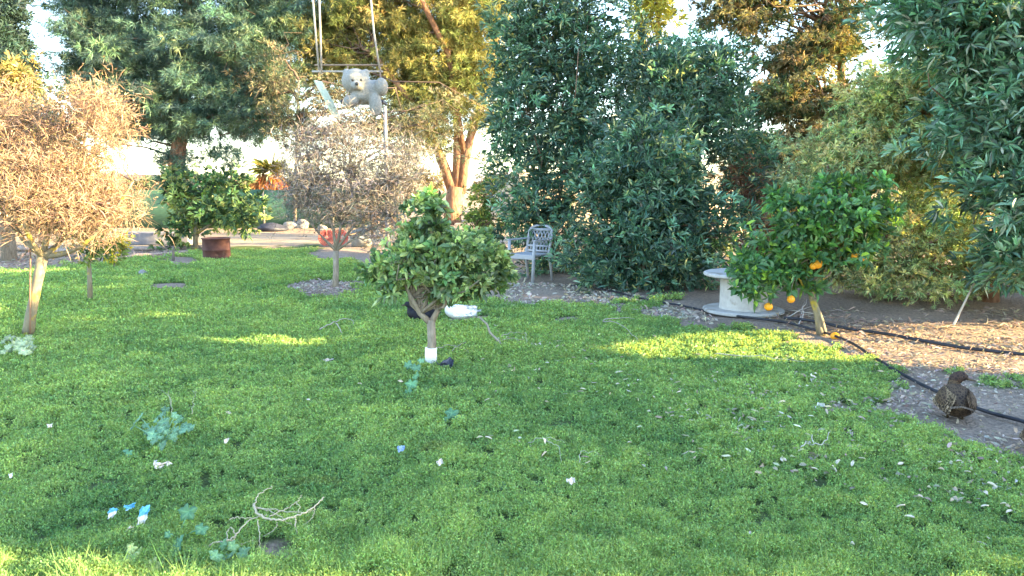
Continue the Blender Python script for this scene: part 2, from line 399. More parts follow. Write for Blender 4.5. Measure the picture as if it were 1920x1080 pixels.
def centre_citrus():
    b = gp(808, 684); t = tree('citrus_tree', b, 'small bushy citrus tree with pale trunk wrap, standing mid lawn', 'tree')
    D = b[1]
    g = G(); fork = wp(808, 600, D); col = (.36, .31, .22)
    g.tube([b + [0, 0, -.03], wp(810, 640, D), fork], [.045, .038, .036], 10)
    g.tube([fork - [0, 0, .03], wp(788, 588, D), wp(772, 560, D - .05), wp(745, 500, D)], [.030, .024, .018, .010], 8)
    g.tube([wp(788, 588, D), wp(801, 565, D), wp(806, 520, D + .1)], [.018, .015, .01], 7)
    g.tube([fork - [0, 0, .03], wp(822, 580, D), wp(840, 540, D + .1), wp(870, 480, D)], [.028, .022, .018, .01], 8)
    g.build('trunk', M_BARK, t, True)
    g2 = G(); g2.tube([b + [0, 0, -.02], wp(808, 652, D)], [.052, .050], 12, (.8, .78, .76)); wrap = g2.build('trunk_wrap', surf('wrap', (.72, .70, .68), (.82, .80, .78), 8, .7, .2, .004, c3=(.25, .25, .22), s3=9, t3=.62), t, True)
    E = [ell(830, 500, D, 75, 42, .42), ell(800, 388, D, 34, 18, .2), ell(815, 372, D, 16, 14, .1), ell(772, 425, D, 20, 14, .15), ell(812, 425, D, 18, 22, .15), ell(895, 470, D, 40, 36, .3), ell(900, 535, D, 44, 26, .3), ell(745, 525, D, 34, 24, .25), ell(845, 548, D, 48, 14, .25), ell(695, 505, D + .2, 22, 8, .12), ell(855, 450, D, 42, 20, .3), ell(932, 500, D, 20, 30, .2), ell(725, 492, D, 22, 18, .2), ell(785, 470, D, 40, 30, .3)]
    g = G(); P = crown(g, E, 320, 5, 6, .070, .036, .075, (.13, .215, .095), shell=.5, spread=.9, big=True, accent=(.42, .52, .22), af=.14, cl=.4, up=.25, tint=((.27, .36, .14), .33))
    g.build('crown', M_GLOSSY, t)
    g = G(); limbs(g, [wp(788, 588, D), wp(772, 560, D), wp(822, 580, D), wp(840, 540, D)], P[rng.choice(len(P), 60)], .014, .003, 5, up=.05, lo=0)
    g.build('branch', M_BARK, t, True)
centre_citrus()

def right_citrus():
    b = gp(1540, 630); D = b[1]; t = tree('orange_tree', b, 'orange tree with leaning twin trunk and ripe oranges beside the cable spool', 'tree')
    g = G(); top = wp(1517, 540, D)
    g.tube([b - [0, 0, .03], wp(1533, 590, D), top, wp(1525, 500, D), wp(1550, 440, D)], [.042, .034, .028, .024, .012], 9)
    g.tube([gp(1550, 630) - [0, 0, .03], wp(1541, 600, D - .03), wp(1526, 560, D - .03)], [.022, .02, .018], 7)
    g.tube([wp(1520, 545, D), wp(1480, 500, D), wp(1430, 490, D)], [.02, .015, .008], 6)
    g.tube([wp(1522, 525, D), wp(1590, 470, D), wp(1640, 430, D)], [.02, .015, .008], 6)
    g.build('trunk', M_BARKPALE, t, True)
    E = [ell(1560, 400, D, 72, 42, .45), ell(1475, 378, D, 38, 26, .25), ell(1450, 500, D, 62, 34, .4), ell(1530, 465, D, 85, 38, .45), ell(1632, 395, D, 36, 28, .3), ell(1620, 440, D, 55, 34, .3), ell(1600, 350, D, 40, 14, .2), ell(1395, 540, D - .2, 34, 8, .2), ell(1400, 500, D, 24, 22, .2), ell(1672, 405, D, 14, 12, .12), ell(1410, 545, D - .2, 28, 8, .2), ell(1500, 530, D, 25, 28, .15), ell(1650, 345, D, 22, 16, .12), ell(1490, 430, D, 60, 40, .3), ell(1550, 345, D, 30, 18, .2)]
    g = G(); P = crown(g, E, 270, 5, 6, .088, .040, .095, (.085, .19, .075), shell=.5, spread=.85, big=True, accent=(.26, .42, .06), af=.09, cl=.3, tint=((.12, .25, .06), .3))
    LV = g
    g = G(); limbs(g, [top, wp(1525, 500, D), wp(1480, 500, D), wp(1590, 470, D), wp(1550, 440, D)], P[rng.choice(len(P), 60)], .015, .003, 5, up=.05, lo=0)
    for st, a in (((1478, 520), (1441, 567)), ((1500, 520), (1483, 553))):
        g.tube(smooth_path([wp(*st, D), wp((st[0] + a[0]) / 2 - 4, a[1] - 26, D - .12), wp(*a, D - .22)], 7), [.008, .007, .007, .006, .006, .005, .004], 5)
    for x, y in ((1441, 557), (1483, 544), (1450, 548), (1478, 536)):
        sprays(LV, np.repeat(wp(x, y, D - .2)[None], 2, 0), np.array([[0, 0, .3], [.3, 0, -.2]]), 4, .08, .034, .7, (.09, .2, .07), big=True)
    g.build('branch', M_BARKPALE, t, True); LV.build('crown', M_GLOSSY, t)
    mo = surf('orange_peel', (.80, .30, .015), (.85, .38, .03), 40, .45, .3, .002)
    for (x, y, r) in ((1533, 495, 11), (1604, 480, 9), (1441, 575, 9.5), (1483, 561, 9), (1617, 484, 8), (1525, 499, 8)):
        bm = bmesh.new(); rr = r / F * D * .82; ellip(bm, (0, 0, 0), (rr, rr, rr * .95))
        bmobj('orange', bm, mo, t, wp(x, y, D - .22) - b)
    bm = bmesh.new(); ellip(bm, (0, 0, 0), (.043, .043, .04)); c = gp(1565, 637); 
    tag(bmobj('fallen_orange', bm, mo, None, c + [0, 0, .035]), 'single orange lying on the ground by the foot of the orange tree', 'orange')
    # dead pale twigs under the tree
    g = G()
    for a, bb in (((1478, 585), (1530, 605)), ((1500, 600), (1512, 575)), ((1470, 600), (1520, 590)), ((1497, 612), (1508, 580))):
        g.tube(bez(gp(*a) + [0, 0, .02], gp(*bb) + [0, 0, .10], 5), [.008, .007, .006, .004, .002], 5, (.55, .48, .42))
    tag(g.build('dead_twigs', M_TWIG, None, True), 'pale dead twigs lying between the cable spool and the orange tree', 'twigs')
right_citrus()

def left_olive():
    b = gp(50, 630); D = b[1]; t = tree('olive_tree', b, 'wide spreading tree with tan feathery twigs and yellow-blotched trunk at far left', 'tree')
    g = G(); top = wp(80, 480, D)
    g.tube([b - [0, 0, .05], wp(58, 590, D), wp(68, 540, D), top], [.062, .05, .045, .052], 10)
    mains = [[top, wp(62, 465, D), wp(40, 445, D), wp(20, 400, D), wp(0, 330, D)], [top, wp(60, 455, D - .2), wp(45, 400, D - .3), wp(60, 300, D - .2)],
             [top, wp(95, 470, D), wp(120, 440, D + .2), wp(150, 340, D + .3), wp(160, 240, D + .3)], [top, wp(120, 475, D), wp(160, 455, D - .1), wp(210, 400, D), wp(250, 340, D)],
             [top, wp(90, 430, D), wp(95, 350, D), wp(110, 250, D)]]
    for m in mains: g.tube(smooth_path(m, 14), np.linspace(.034, .009, 14), 7)
    g.build('trunk', M_BARKPALE, t, True)
    E = [ell(115, 365, D, 105, 66, .6), ell(40, 340, D, 72, 80, .6), ell(150, 290, D + .1, 50, 46, .5), ell(175, 215, D, 26, 44, .3), ell(208, 245, D, 16, 34, .2), ell(195, 390, D, 48, 40, .4), ell(245, 380, D, 12, 26, .15), ell(45, 245, D, 36, 52, .4), ell(100, 240, D, 18, 34, .2), ell(5, 210, D, 28, 36, .3), ell(-60, 300, D, 90, 120, .6), ell(100, 415, D, 90, 20, .4)]
    g = G(); P, N = sample_clumps(E, 350, .55)
    allm = np.concatenate([np.array(m[1:]) for m in mains])
    tw = np.array([.30, .205, .14])
    for p in P:
        a = allm[np.argmin(np.linalg.norm(allm - p, axis=1) + np.where(allm[:, 2] > p[2], .6, 0))]
        g.tube(bez(a, p, 6, 0, .35, .1), np.linspace(.009, .0025, 6), 4, tw * (.6 + .4 * rng.random()))
    O = np.repeat(P, 34, 0) + rng.normal(0, .13, (len(P) * 34, 3)); Dd = nrm(np.repeat(N, 34, 0) * .5 + [0, 0, .55] + rng.normal(0, .5, O.shape))
    sprays(g, O, Dd, 4, .13, .0050, .55, tw * .95, cv=.4)
    g.build('branch', M_TWIG, t)
    g = G(); k = rng.random(len(O)) < .75; O = O[k] + Dd[k] * .1
    sprays(g, O, Dd[k], 4, .028, .0090, .8, (.38, .25, .155), cv=.45, accent=(.19, .19, .06), af=.14)
    g.build('crown', M_DRY, t)
left_olive()

def grey_shrub():
    b = gp(628, 548); D = b[1]; t = tree('bare_tree', b, 'thin grey leafless tree with fine brown twigs standing in a mulch circle', 'tree')
    g = G(); top = wp(630, 470, D)
    g.tube([b - [0, 0, .05], wp(630, 510, D), top], [.05, .042, .04], 8)
    mains = [[top, wp(625, 430, D), wp(590, 350, D), wp(570, 250, D)], [top, wp(640, 420, D), wp(660, 340, D), wp(650, 230, D)], [top, wp(650, 440, D), wp(710, 370, D), wp(760, 300, D)], [top, wp(600, 440, D), wp(560, 390, D)], [top, wp(660, 450, D), wp(730, 410, D)]]
    for m in mains: g.tube(m, np.linspace(.025, .006, len(m)), 6)
    g.build('trunk', M_BARK, t, True)
    E = [ell(640, 360, D, 85, 50, .6), ell(650, 295, D, 55, 38, .5), ell(595, 262, D, 22, 38, .2), ell(640, 250, D, 22, 32, .2), ell(690, 270, D, 22, 34, .2), ell(735, 335, D, 50, 45, .4), ell(765, 310, D, 22, 36, .2), ell(575, 355, D, 40, 50, .4), ell(565, 300, D, 20, 34, .2), ell(710, 395, D, 70, 24, .4), ell(600, 398, D, 45, 18, .3)]
    g = G(); P, N = sample_clumps(E, 270, .6); allm = np.concatenate([np.array(m[1:]) for m in mains])
    tw = np.array([.215, .185, .165])
    for p in P:
        a = allm[np.argmin(np.linalg.norm(allm - p, axis=1) + np.where(allm[:, 2] > p[2], .6, 0))]
        g.tube(bez(a, p, 5, 0, .3, .1), np.linspace(.008, .003, 5), 4, tw * (.8 + .4 * rng.random()))
    O = np.repeat(P, 24, 0) + rng.normal(0, .15, (len(P) * 24, 3)); Dd = nrm(np.repeat(N, 24, 0) * .4 + [0, 0, .6] + rng.normal(0, .5, O.shape))
    sprays(g, O, Dd, 3, .15, .0065, .5, tw * 1.15, cv=.4)
    g.build('branch', M_TWIG, t)
    g = G(); k = rng.random(len(O)) < .6
    sprays(g, O[k] + Dd[k] * .1, Dd[k], 3, .033, .012, .8, (.17, .145, .11), cv=.4, accent=(.09, .105, .07), af=.35)
    g.build('crown', M_DRY, t)
grey_shrub()

def sapling():
    b = gp(169, 568); D = b[1]; t = tree('sapling', b, 'slim young tree with pale stick trunk and small green top, right of the tan tree', 'tree')
    g = G(); g.tube([b - [0, 0, .05], wp(168, 520, D), wp(166, 480, D), wp(168, 445, D)], [.035, .03, .022, .012], 7); g.build('trunk', M_BARKPALE, t, True)
    g = G(); crown(g, [ell(168, 455, D, 36, 28, .3), ell(170, 430, D, 25, 20, .2)], 60, 4, 5, .07, .022, .08, (.07, .13, .04), tint=((.16, .2, .05), .3)); g.build('crown', M_LEAF, t)
    b2 = wp(213, 480, 13.5); b2[2] = 0; t = tree('yellow_shrub', b2, 'small yellow-leaved shrub on the dirt behind the slim young tree', 'shrub')
    g = G(); g.tube([b2, b2 + [0, 0, .4]], [.02, .01], 5); g.build('trunk', M_BARK, t)
    g = G(); crown(g, [ell(213, 465, 13.5, 24, 26, .3)], 40, 4, 5, .09, .03, .1, (.50, .38, .03), tint=((.16, .2, .05), .35)); g.build('crown', M_LEAF, t)
sapling()

def loquat():
    b = gp(367, 468); D = b[1]; t = tree('broadleaf_tree', b, 'round bushy broadleaf tree on a thin pale trunk behind the rusty drum', 'tree')
    g = G(); g.tube([b - [0, 0, .05], wp(366, 440, D), wp(370, 400, D)], [.07, .06, .05], 8)
    g.tube([wp(366, 440, D), wp(410, 410, D)], [.045, .02], 6); g.build('trunk', M_BARKPALE, t, True)
    E = [ell(400, 395, D, 70, 38, .9), ell(345, 425, D, 40, 22, .5), ell(435, 355, D, 38, 30, .6), ell(385, 345, D, 32, 24, .5), ell(450, 410, D, 36, 28, .5), ell(340, 365, D, 26, 34, .4), ell(480, 385, D, 18, 20, .3), ell(420, 335, D, 20, 22, .3), ell(330, 340, D, 20, 30, .3), ell(325, 455, D, 20, 14, .3)]
    g = G(); crown(g, E, 260, 4, 6, .14, .05, .22, (.085, .15, .065), shell=.5, cl=.4, tint=((.36, .42, .15), .45), big=True, up=.4); g.build('crown', M_LEAF, t)
loquat()

def pine(name, base, label, trunks, E, ncl, col, tint, per=9, r=.42, L=.2, W=.022, bark=M_BARKRED, nl=46, k=9, shell=.6, branchup=.05, cl=.3):
    t = tree(name, base, label)
    g = G(); allp = []
    for pts, r0, r1 in trunks:
        P = np.array(pts); g.tube(P, np.linspace(r0, r1, len(P)), 10)
        s = np.concatenate([np.linspace(P[i], P[i + 1], 5) for i in range(len(P) - 1)]); allp.append(s[len(s) // 4:])
    g.build('trunk', bark, t, True)
    g = G(); P = crown(g, E, ncl, per, k, L, W, r, col, shell=shell, flat=.4, up=.35, out=.5, tint=tint, cl=cl, spread=.8)
    g.build('crown', M_NEEDLE, t)
    g = G(); A = np.concatenate(allp); T = P[rng.choice(len(P), nl)]
    for p in T:
        dd = np.linalg.norm(A - p, axis=1) + np.where(A[:, 2] > p[2], 2, 0); a = A[np.argmin(dd)]
        g.tube(bez(a, p, 6, 0, .3, branchup), np.linspace(.05, .012, 6), 5, (.13, .09, .07))
        for q in range(4):
            e = p + rng.normal(0, .5, 3); g.tube(bez(p, e, 4, 0, .4), [.014, .01, .008, .005], 4, (.13, .09, .07))
    g.build('branch', M_TWIG, t)
    return t

# left pine (d 20) and the twin-trunked pine (d 19..22)
b = gp(330, 424); D = b[1]
pine('pine_tree', b, 'large grey-green pine with a thick single trunk, left of the hanging swing',
     [([b - [0, 0, .2], wp(330, 380, D), wp(332, 300, D), wp(345, 200, D), wp(350, 60, D), wp(355, -120, D)], .40, .12)],
     [ell(250, 110, D, 130, 110, 2.2), ell(420, 100, D, 110, 130, 2.2), ell(330, -40, D, 200, 110, 2.5), ell(340, 230, D, 85, 42, 1.4), ell(440, 230, D, 62, 50, 1.2), ell(190, 60, D, 75, 100, 1.5), ell(230, 190, D, 70, 40, 1.), ell(330, 300, D, 32, 42, .6), ell(470, 60, D, 60, 120, 1.5), ell(300, 235, D, 70, 30, 1), ell(420, 290, D, 35, 22, .5), ell(500, 150, D, 60, 80, 1.2), ell(350, 150, D, 150, 80, 1.4), ell(330, 345, D - .2, 24, 55, .4), ell(170, 150, D, 60, 75, 1.2), ell(235, 235, D, 62, 34, .9), ell(500, 230, D, 50, 40, .9), ell(480, 150, D, 80, 70, 1.2), ell(160, 20, D, 60, 60, 1.2), ell(520, 20, D, 60, 90, 1.2)],
     2200, (.085, .15, .12), ((.15, .215, .13), .3), per=12, r=.5, nl=60, L=.24, W=.017, k=22, shell=.75)
b = gp(850, 421); D = b[1]
pine('pine_tree', b, 'tall sunlit pine forking into reddish limbs, right of the hanging swing',
     [([b - [0, 0, .2], wp(848, 400, D), wp(856, 350, D)], .36, .36),
      ([wp(850, 358, D), wp(832, 310, D), wp(812, 260, D), wp(770, 190, D - .5), wp(700, 100, D - 1)], .25, .09),
      ([wp(856, 362, D), wp(858, 300, D), wp(858, 250, D), wp(850, 120, D), wp(830, -60, D)], .23, .09),
      ([wp(862, 362, D), wp(872, 300, D), wp(884, 250, D), wp(905, 190, D), wp(935, 60, D)], .24, .09),
      ([wp(872, 300, D), wp(840, 100, D - .8), wp(760, -60, D - 2.0), wp(650, -115, 16.6), wp(560, -110, 16.2)], .12, .07)],
     [ell(700, 20, D, 170, 110, 2.2), ell(860, 60, D, 90, 120, 1.8), ell(840, 190, D, 80, 62, 1.4), ell(620, 60, D, 105, 75, 1.6), ell(880, 10, D, 90, 120, 1.6), ell(780, -60, D, 200, 110, 2.4), ell(760, 100, D, 80, 80, 1.3), ell(800, 250, D, 60, 28, .8), ell(560, 60, D, 55, 70, 1.), ell(655, 120, D, 80, 55, 1), ell(760, 180, D, 60, 50, .9), ell(900, 140, D, 60, 70, .9), ell(905, 215, D, 38, 40, .6), ell(740, 235, D, 60, 26, .8), ell(800, 150, D, 70, 60, 1), ell(600, 130, D, 60, 50, 1), ell(850, 130, D, 60, 60, 1)],
     2100, (.17, .19, .065), ((.32, .29, .10), .45), per=12, r=.45, nl=56, L=.22, W=.017, k=20, shell=.75)
# loose lower branches of a farther pine between both
b = wp(552, 400, 27.0); b[2] = 0
pine('pine_tree', b, 'thin distant pine with sparse lacy branches behind the grey leafless tree',
     [([b, wp(555, 300, 27), wp(560, 150, 27)], .06, .03)], [ell(540, 230, 27, 60, 60, 1.2), ell(740, 240, 27, 60, 60, 1.2), ell(520, 150, 27, 70, 60, 1.4), ell(620, 190, 27, 80, 50, 1.3), ell(560, 270, 27, 50, 40, 1), ell(680, 240, 27, 90, 60, 1.3), ell(820, 230, 27, 80, 60, 1.3), ell(910, 300, 27, 30, 30, .8), ell(780, 290, 27, 70, 35, 1.2)],
     460, (.10, .11, .07), ((.18, .16, .10), .4), per=6, r=.5, nl=40, bark=M_BARK)

def conifer(name, b, label, trunk, E, ncl, col, tint=None, per=8, k=6, L=.12, W=.03, r=.22, big=False, shell=.45, mat=None, bark=None, accent=None, af=0, cl=.25, up=.3, out=.5, flat=.7, minz=.1, nl=30, cat='tree', group=None, lr=.03):
    t = tree(name, b, label, cat, group)
    g = G()
    for pts, r0, r1 in trunk:
        g.tube(np.array(pts), np.linspace(r0, r1, len(pts)), 9)
    g.build('trunk', bark or M_BARK, t, True)
    g = G(); P = crown(g, E, ncl, per, k, L, W, r, col, tint=tint, big=big, shell=shell, accent=accent, af=af, cl=cl, up=up, out=out, flat=flat, minz=minz)
    g.build('crown', mat or M_LEAF, t)
    if nl:
        g = G(); A = np.concatenate([np.concatenate([np.linspace(np.array(p[i]), np.array(p[i + 1]), 4) for i in range(len(p) - 1)]) for p, _, _ in trunk])
        for p in P[rng.choice(len(P), nl)]:
            a = A[np.argmin(np.linalg.norm(A - p, axis=1) + np.where(A[:, 2] > p[2], 1.0, 0))]
            g.tube(bez(a, p, 5, 0, .3, .03), np.linspace(lr, .006, 5), 5, (.20, .13, .09))
        g.build('branch', M_TWIG, t)
    return t

# cypress and conifers at the left edge
b = wp(36, 400, 26.); b[2] = 0
conifer('cypress_tree', b, 'tall narrow dark cypress at the upper left corner', [([b, b + [0, 0, 9]], .2, .06)],
        [(b + [0, 0, z], np.array([.86, .86, 1.1])) for z in np.arange(3.4, 10, .8)], 900, (.045, .08, .07), per=10, k=6, L=.22, W=.04, r=.22, up=1.2, nl=0, mat=M_NEEDLE)
b = wp(10, 400, 15.); b[2] = 0
conifer('juniper_tree', b, 'golden sunlit juniper at the left edge in front of the dark cypress', [([b, b + [0, 0, 3.6]], .15, .05)],
        [ell(8, 130, 15, 42, 40, .5), ell(48, 150, 15, 26, 28, .35), ell(-50, 160, 15, 70, 70, .7)], 150, (.30, .22, .08), ((.15, .15, .055), .3), per=8, k=6, L=.13, W=.035, r=.18, nl=20, mat=M_NEEDLE)  # sunlit gold is put into the crown colour
b = wp(80, 400, 20.); b[2] = 0
conifer('juniper_tree', b, 'dark green juniper in shade behind the tan tree at left', [([b, b + [0, 0, 3.4]], .15, .05)],
        [ell(75, 190, 20, 45, 45, .8), ell(60, 260, 20, 70, 70, 1), ell(110, 300, 20, 70, 70, 1)], 170, (.035, .06, .045), per=8, k=6, L=.2, W=.05, r=.3, nl=12, mat=M_NEEDLE)

# oleander hedge, three bushes
OL = (.075, .155, .105); OLT = ((.18, .30, .21), .3)
for (px, py, Dp, EE, n, lab) in (
    (1040, 535, 12.9, [(1040, 60, 105, 120), (975, 40, 55, 130), (965, 170, 50, 110), (1050, 200, 112, 110), (1030, 330, 100, 110), (1020, 440, 90, 90), (1040, -80, 95, 110), (955, 250, 36, 90), (985, 400, 45, 50), (1150, 120, 60, 110), (1080, 150, 90, 150), (1120, 300, 80, 90)], 1500, 'tallest oleander bush of the dark green hedge, behind the white chair'),
    (1210, 545, 10.9, [(1210, 300, 120, 90), (1190, 420, 130, 100), (1290, 430, 110, 90), (1250, 500, 120, 45), (1160, 500, 110, 50), (1200, 350, 120, 80)], 1000, 'broad low oleander bush of the hedge reaching towards the cable spool'),
    (1310, 520, 12.2, [(1300, 170, 100, 90), (1360, 250, 80, 80), (1250, 230, 90, 80), (1420, 330, 50, 60), (1260, 170, 80, 60), (1230, 300, 90, 80), (1235, 120, 55, 50), (1340, 120, 50, 50)], 820, 'loose oleander bush with gaps, standing behind the low hedge bush')):
    b = gp(px, py); b = np.array([b[0] / b[1] * Dp, Dp, 0.])
    stems = []
    for s in range(7):
        e = b + [rng.normal(0, .5), rng.normal(0, .3), 1.0 + rng.random() * .8]; stems.append(([b + [rng.normal(0, .15), rng.normal(0, .1), -.05], (b + e) / 2 + rng.normal(0, .1, 3), e], .035, .012))
    conifer('oleander_bush', b, lab, stems, [ell(x, y, Dp, rx, ry, .75) for x, y, rx, ry in EE], n, OL, OLT, per=6, k=6, L=.12, W=.026, r=.20, shell=.4, up=.55, out=.6, accent=(.40, .42, .18), af=.06, mat=M_GLOSSY, cat='bush', group='oleanders of the dark green hedge', big=True, cl=.35, nl=40, lr=.015)

# right-hand near oleander
Dp = 7.9; b = np.array([7.0, 8.2, 0.])
conifer('oleander_bush', b, 'near oleander with large pale-edged leaves filling the right edge', [([b, b + [-.3, 0, 1.3], b + [-1.2, -.2, 2.8]], .06, .02), ([b + [.2, 0, 0], b + [.3, 0, 1.3], b + [.2, -.2, 3.2]], .06, .02), ([b, b + [-.6, .1, 1.2], b + [-1.5, 0, 1.6]], .05, .012)],
        [ell(1830, 60, Dp, 130, 120, .8), ell(1880, 200, Dp, 130, 120, .8), ell(1900, 360, Dp, 105, 100, .7), ell(1950, 480, Dp, 100, 60, .6), ell(1780, 10, Dp, 110, 100, .7), ell(1870, -60, Dp, 160, 100, .9), ell(2040, 250, Dp, 150, 250, .9), ell(1880, 500, Dp + .2, 40, 50, .3)],
        1150, (.085, .185, .115), ((.20, .34, .23), .3), per=5, k=6, L=.135, W=.028, r=.17, shell=.42, up=.35, out=.5, accent=(.42, .45, .36), af=.05, mat=M_GLOSSY, cat='bush', big=True, cl=.3, nl=60, lr=.014)

# big juniper in front right, golden cedar behind it, others
Dp = 9.6; b = wp(1850, 600, Dp); b[2] = 0
conifer('juniper_tree', b, 'spreading green juniper with reddish trunk behind the orange tree', [([b, b + [.05, 0, .7], wp(1800, 350, Dp), wp(1720, 180, Dp)], .13, .04), ([b + [0, 0, .4], wp(1750, 500, Dp), wp(1600, 400, Dp + .2)], .06, .02)],
        [ell(1720, 170, Dp, 95, 60, .8), ell(1660, 270, Dp, 110, 75, .9), ell(1560, 300, Dp, 90, 50, .8), ell(1760, 300, Dp, 100, 90, .9), ell(1740, 430, Dp, 110, 70, .9), ell(1700, 520, Dp, 130, 40, .7), ell(1850, 480, Dp, 80, 60, .7), ell(1520, 350, Dp, 40, 30, .5), ell(1640, 200, Dp, 60, 60, .6), ell(1590, 480, Dp + .3, 80, 60, .5)],
        1300, (.28, .37, .18), ((.52, .50, .22), .35), per=10, k=13, L=.07, W=.014, r=.16, shell=.42, mat=M_NEEDLE, bark=M_BARKRED, cl=.3, nl=50, up=.5)
Dp = 14.5; b = wp(1560, 500, Dp); b[2] = 0
conifer('cedar_tree', b, 'golden-brown sunlit cedar rising behind the hedge gap, upper right', [([b, b + [0, 0, 2.5], b + [-.2, 0, 8]], .12, .05)],
        [ell(1400, 30, Dp, 80, 45, 1), ell(1500, 110, Dp, 85, 50, 1), ell(1470, 190, Dp, 95, 42, 1), ell(1560, 60, Dp, 60, 60, 1), ell(1600, 190, Dp, 90, 40, 1), ell(1430, 300, Dp, 90, 60, 1), ell(1540, 260, Dp, 80, 50, 1), ell(1450, -50, Dp, 120, 70, 1.2), ell(1590, -30, Dp, 60, 30, 1), ell(1480, 400, Dp, 90, 60, 1)],
        1400, (.34, .27, .13), ((.08, .12, .06), .45), per=9, k=12, L=.11, W=.02, r=.26, shell=.5, mat=M_NEEDLE, bark=M_BARKRED, cl=.3, nl=70, flat=.4, up=.1)
Dp = 16.; b = wp(1222, 500, Dp); b[2] = 0
conifer('pine_tree', b, 'slender yellow-lit pine top seen between hedge and cedar', [([b, b + [0, 0, 9]], .06, .03)],
        [ell(1222, 60, Dp, 42, 75, .6), ell(1222, -60, Dp, 50, 80, .6), ell(1200, 130, Dp, 30, 40, .5), ell(1225, 10, Dp, 36, 50, .5)], 170, (.42, .38, .07), ((.22, .24, .08), .3), per=8, k=7, L=.16, W=.025, r=.26, mat=M_NEEDLE, bark=M_BARKRED, nl=30, flat=.5)
Dp = 12.5; b = wp(1750, 500, Dp); b[2] = 0
conifer('juniper_tree', b, 'green conifer top at the upper right between cedar and near oleander', [([b, b + [0, 0, 6]], .15, .06)],
        [ell(1720, 30, Dp, 75, 55, .9), ell(1800, 120, Dp, 75, 75, .9), ell(1760, 300, Dp, 120, 120, 1), ell(1740, -60, Dp, 110, 50, .9)], 450, (.11, .165, .085), ((.20, .24, .10), .3), per=9, k=10, L=.11, W=.022, r=.24, mat=M_NEEDLE, nl=20)
Dp = 12.0; b = wp(1405, 505, Dp); b[2] = 0
conifer('dry_bush', b, 'dry reddish-brown bush in the gap between hedge and orange tree', [([b, b + [.05, 0, .9], b + [0, 0, 1.8]], .05, .02), ([b, b + [.3, 0, 1.4]], .03, .01)],
        [ell(1420, 440, Dp, 55, 70, .5), ell(1400, 350, Dp, 50, 60, .5)], 110, (.25, .13, .085), ((.40, .30, .16), .35), per=6, k=5, L=.09, W=.025, r=.2, nl=40, cat='bush', mat=M_DRY)
Dp = 15.; b = gp(900, 440); b = np.array([b[0] / b[1] * Dp, Dp, 0.])
conifer('young_bush', b, 'small light green bush in front of the sunlit bank by the pine trunk', [([b, b + [0, 0, 1.0]], .03, .012)],
        [ell(908, 375, Dp, 32, 45, .4), ell(895, 410, Dp, 36, 25, .4), ell(930, 420, Dp, 30, 30, .3), ell(925, 345, Dp, 20, 25, .3)], 110, (.10, .17, .05), ((.24, .28, .06), .3), per=6, k=5, L=.09, W=.025, r=.14, nl=12, cat='bush')
b = wp(690, 430, 19.); b[2] = 0
conifer('dry_bush', b, 'bleached brushwood bush right of the red coils behind the leafless tree', [([b, b + [.3, 0, .7]], .03, .01)],
        [ell(715, 445, 15, 50, 30, .5), ell(700, 400, 19, 60, 35, .6), ell(780, 430, 19, 50, 20, .5)], 90, (.34, .27, .20), None, per=6, k=5, L=.14, W=.02, r=.22, nl=12, cat='bush', mat=M_DRY)

# tall row behind everything on the far right and far left so the sky only shows where the photograph has it
b = np.array([13.5, 20., 0])
conifer('cypress_tree', b, 'dark conifer row tree far behind the junipers on the right', [([b, b + [0, 0, 8]], .25, .1)],
        [ell(1650, 330, 19, 180, 160, 1.5), ell(1850, 250, 19, 160, 200, 1.5), ell(1480, 380, 20, 100, 70, 1), ell(1880, 60, 19, 90, 120, 1.5)], 420, (.14, .17, .09), ((.38, .31, .15), .4), per=8, k=6, L=.22, W=.05, r=.4, mat=M_NEEDLE, nl=20)

for i, (x, Dq, rx, ry, c_, lb) in enumerate(((290, 48, 45, 16, (.10, .13, .07), 'low distant scrub seen between the tan tree and the pine trunk'), (430, 52, 40, 13, (.13, .12, .08), 'low distant scrub left of the dead-frond palm'), (575, 44, 36, 20, (.12, .13, .08), 'distant scrub right of the dead-frond palm'), (760, 46, 60, 22, (.20, .16, .09), 'distant brown scrub behind the forked pine'), (960, 44, 60, 26, (.24, .19, .10), 'distant golden scrub on the sunlit bank'))):
    b = wp(x, 350, Dq); b[2] = 0
    conifer('distant_bush', b, lb, [([b, b + [0, 0, .8]], .08, .03)], [ell(x, 352, Dq, rx, ry, 1.2), ell(x - rx * .5, 356, Dq, rx * .6, ry * .8, 1), ell(x + rx * .6, 354, Dq, rx * .5, ry * 1.1, 1)], 90, c_, None, per=8, k=6, L=.35, W=.09, r=.45, nl=0, cat='bush', mat=M_NEEDLE)
def palm():
    Dp = 30.; b = wp(508, 380, Dp); b[2] = 0; t = tree('palm_tree', b, 'short palm with a thick skirt of orange dead fronds on the skyline', 'palm')
    g = G(); g.tube([b, b + [0, 0, 2.0]], [.25, .3], 8); g.build('trunk', M_BARKRED, t)
    g = G(); n = 900; th = rng.random(n) * 6.283; z = rng.uniform(.5, 2.1, n); rr = .35 + .35 * np.sin(np.clip((z - .3) / 1.9, 0, 1) * 3.14)
    O = b + np.stack([np.cos(th) * rr * .8, np.sin(th) * rr * .8, z], 1); Dd = nrm(np.stack([np.cos(th) * .5, np.sin(th) * .5, -np.ones(n)], 1))
    sprays(g, O, Dd, 3, .5, .06, .25, (.55, .25, .09), cv=.25); g.build('dead_fronds', M_DRY, t)
    g = G(); n = 60; th = rng.random(n) * 6.283; O = np.repeat((b + [0, 0, 2.1])[None], n, 0); Dd = nrm(np.stack([np.cos(th), np.sin(th), rng.uniform(-.1, 1., n)], 1))
    sprays(g, O, Dd, 5, .8, .07, .2, (.30, .27, .08)); g.build('crown', M_LEAF, t)
palm()

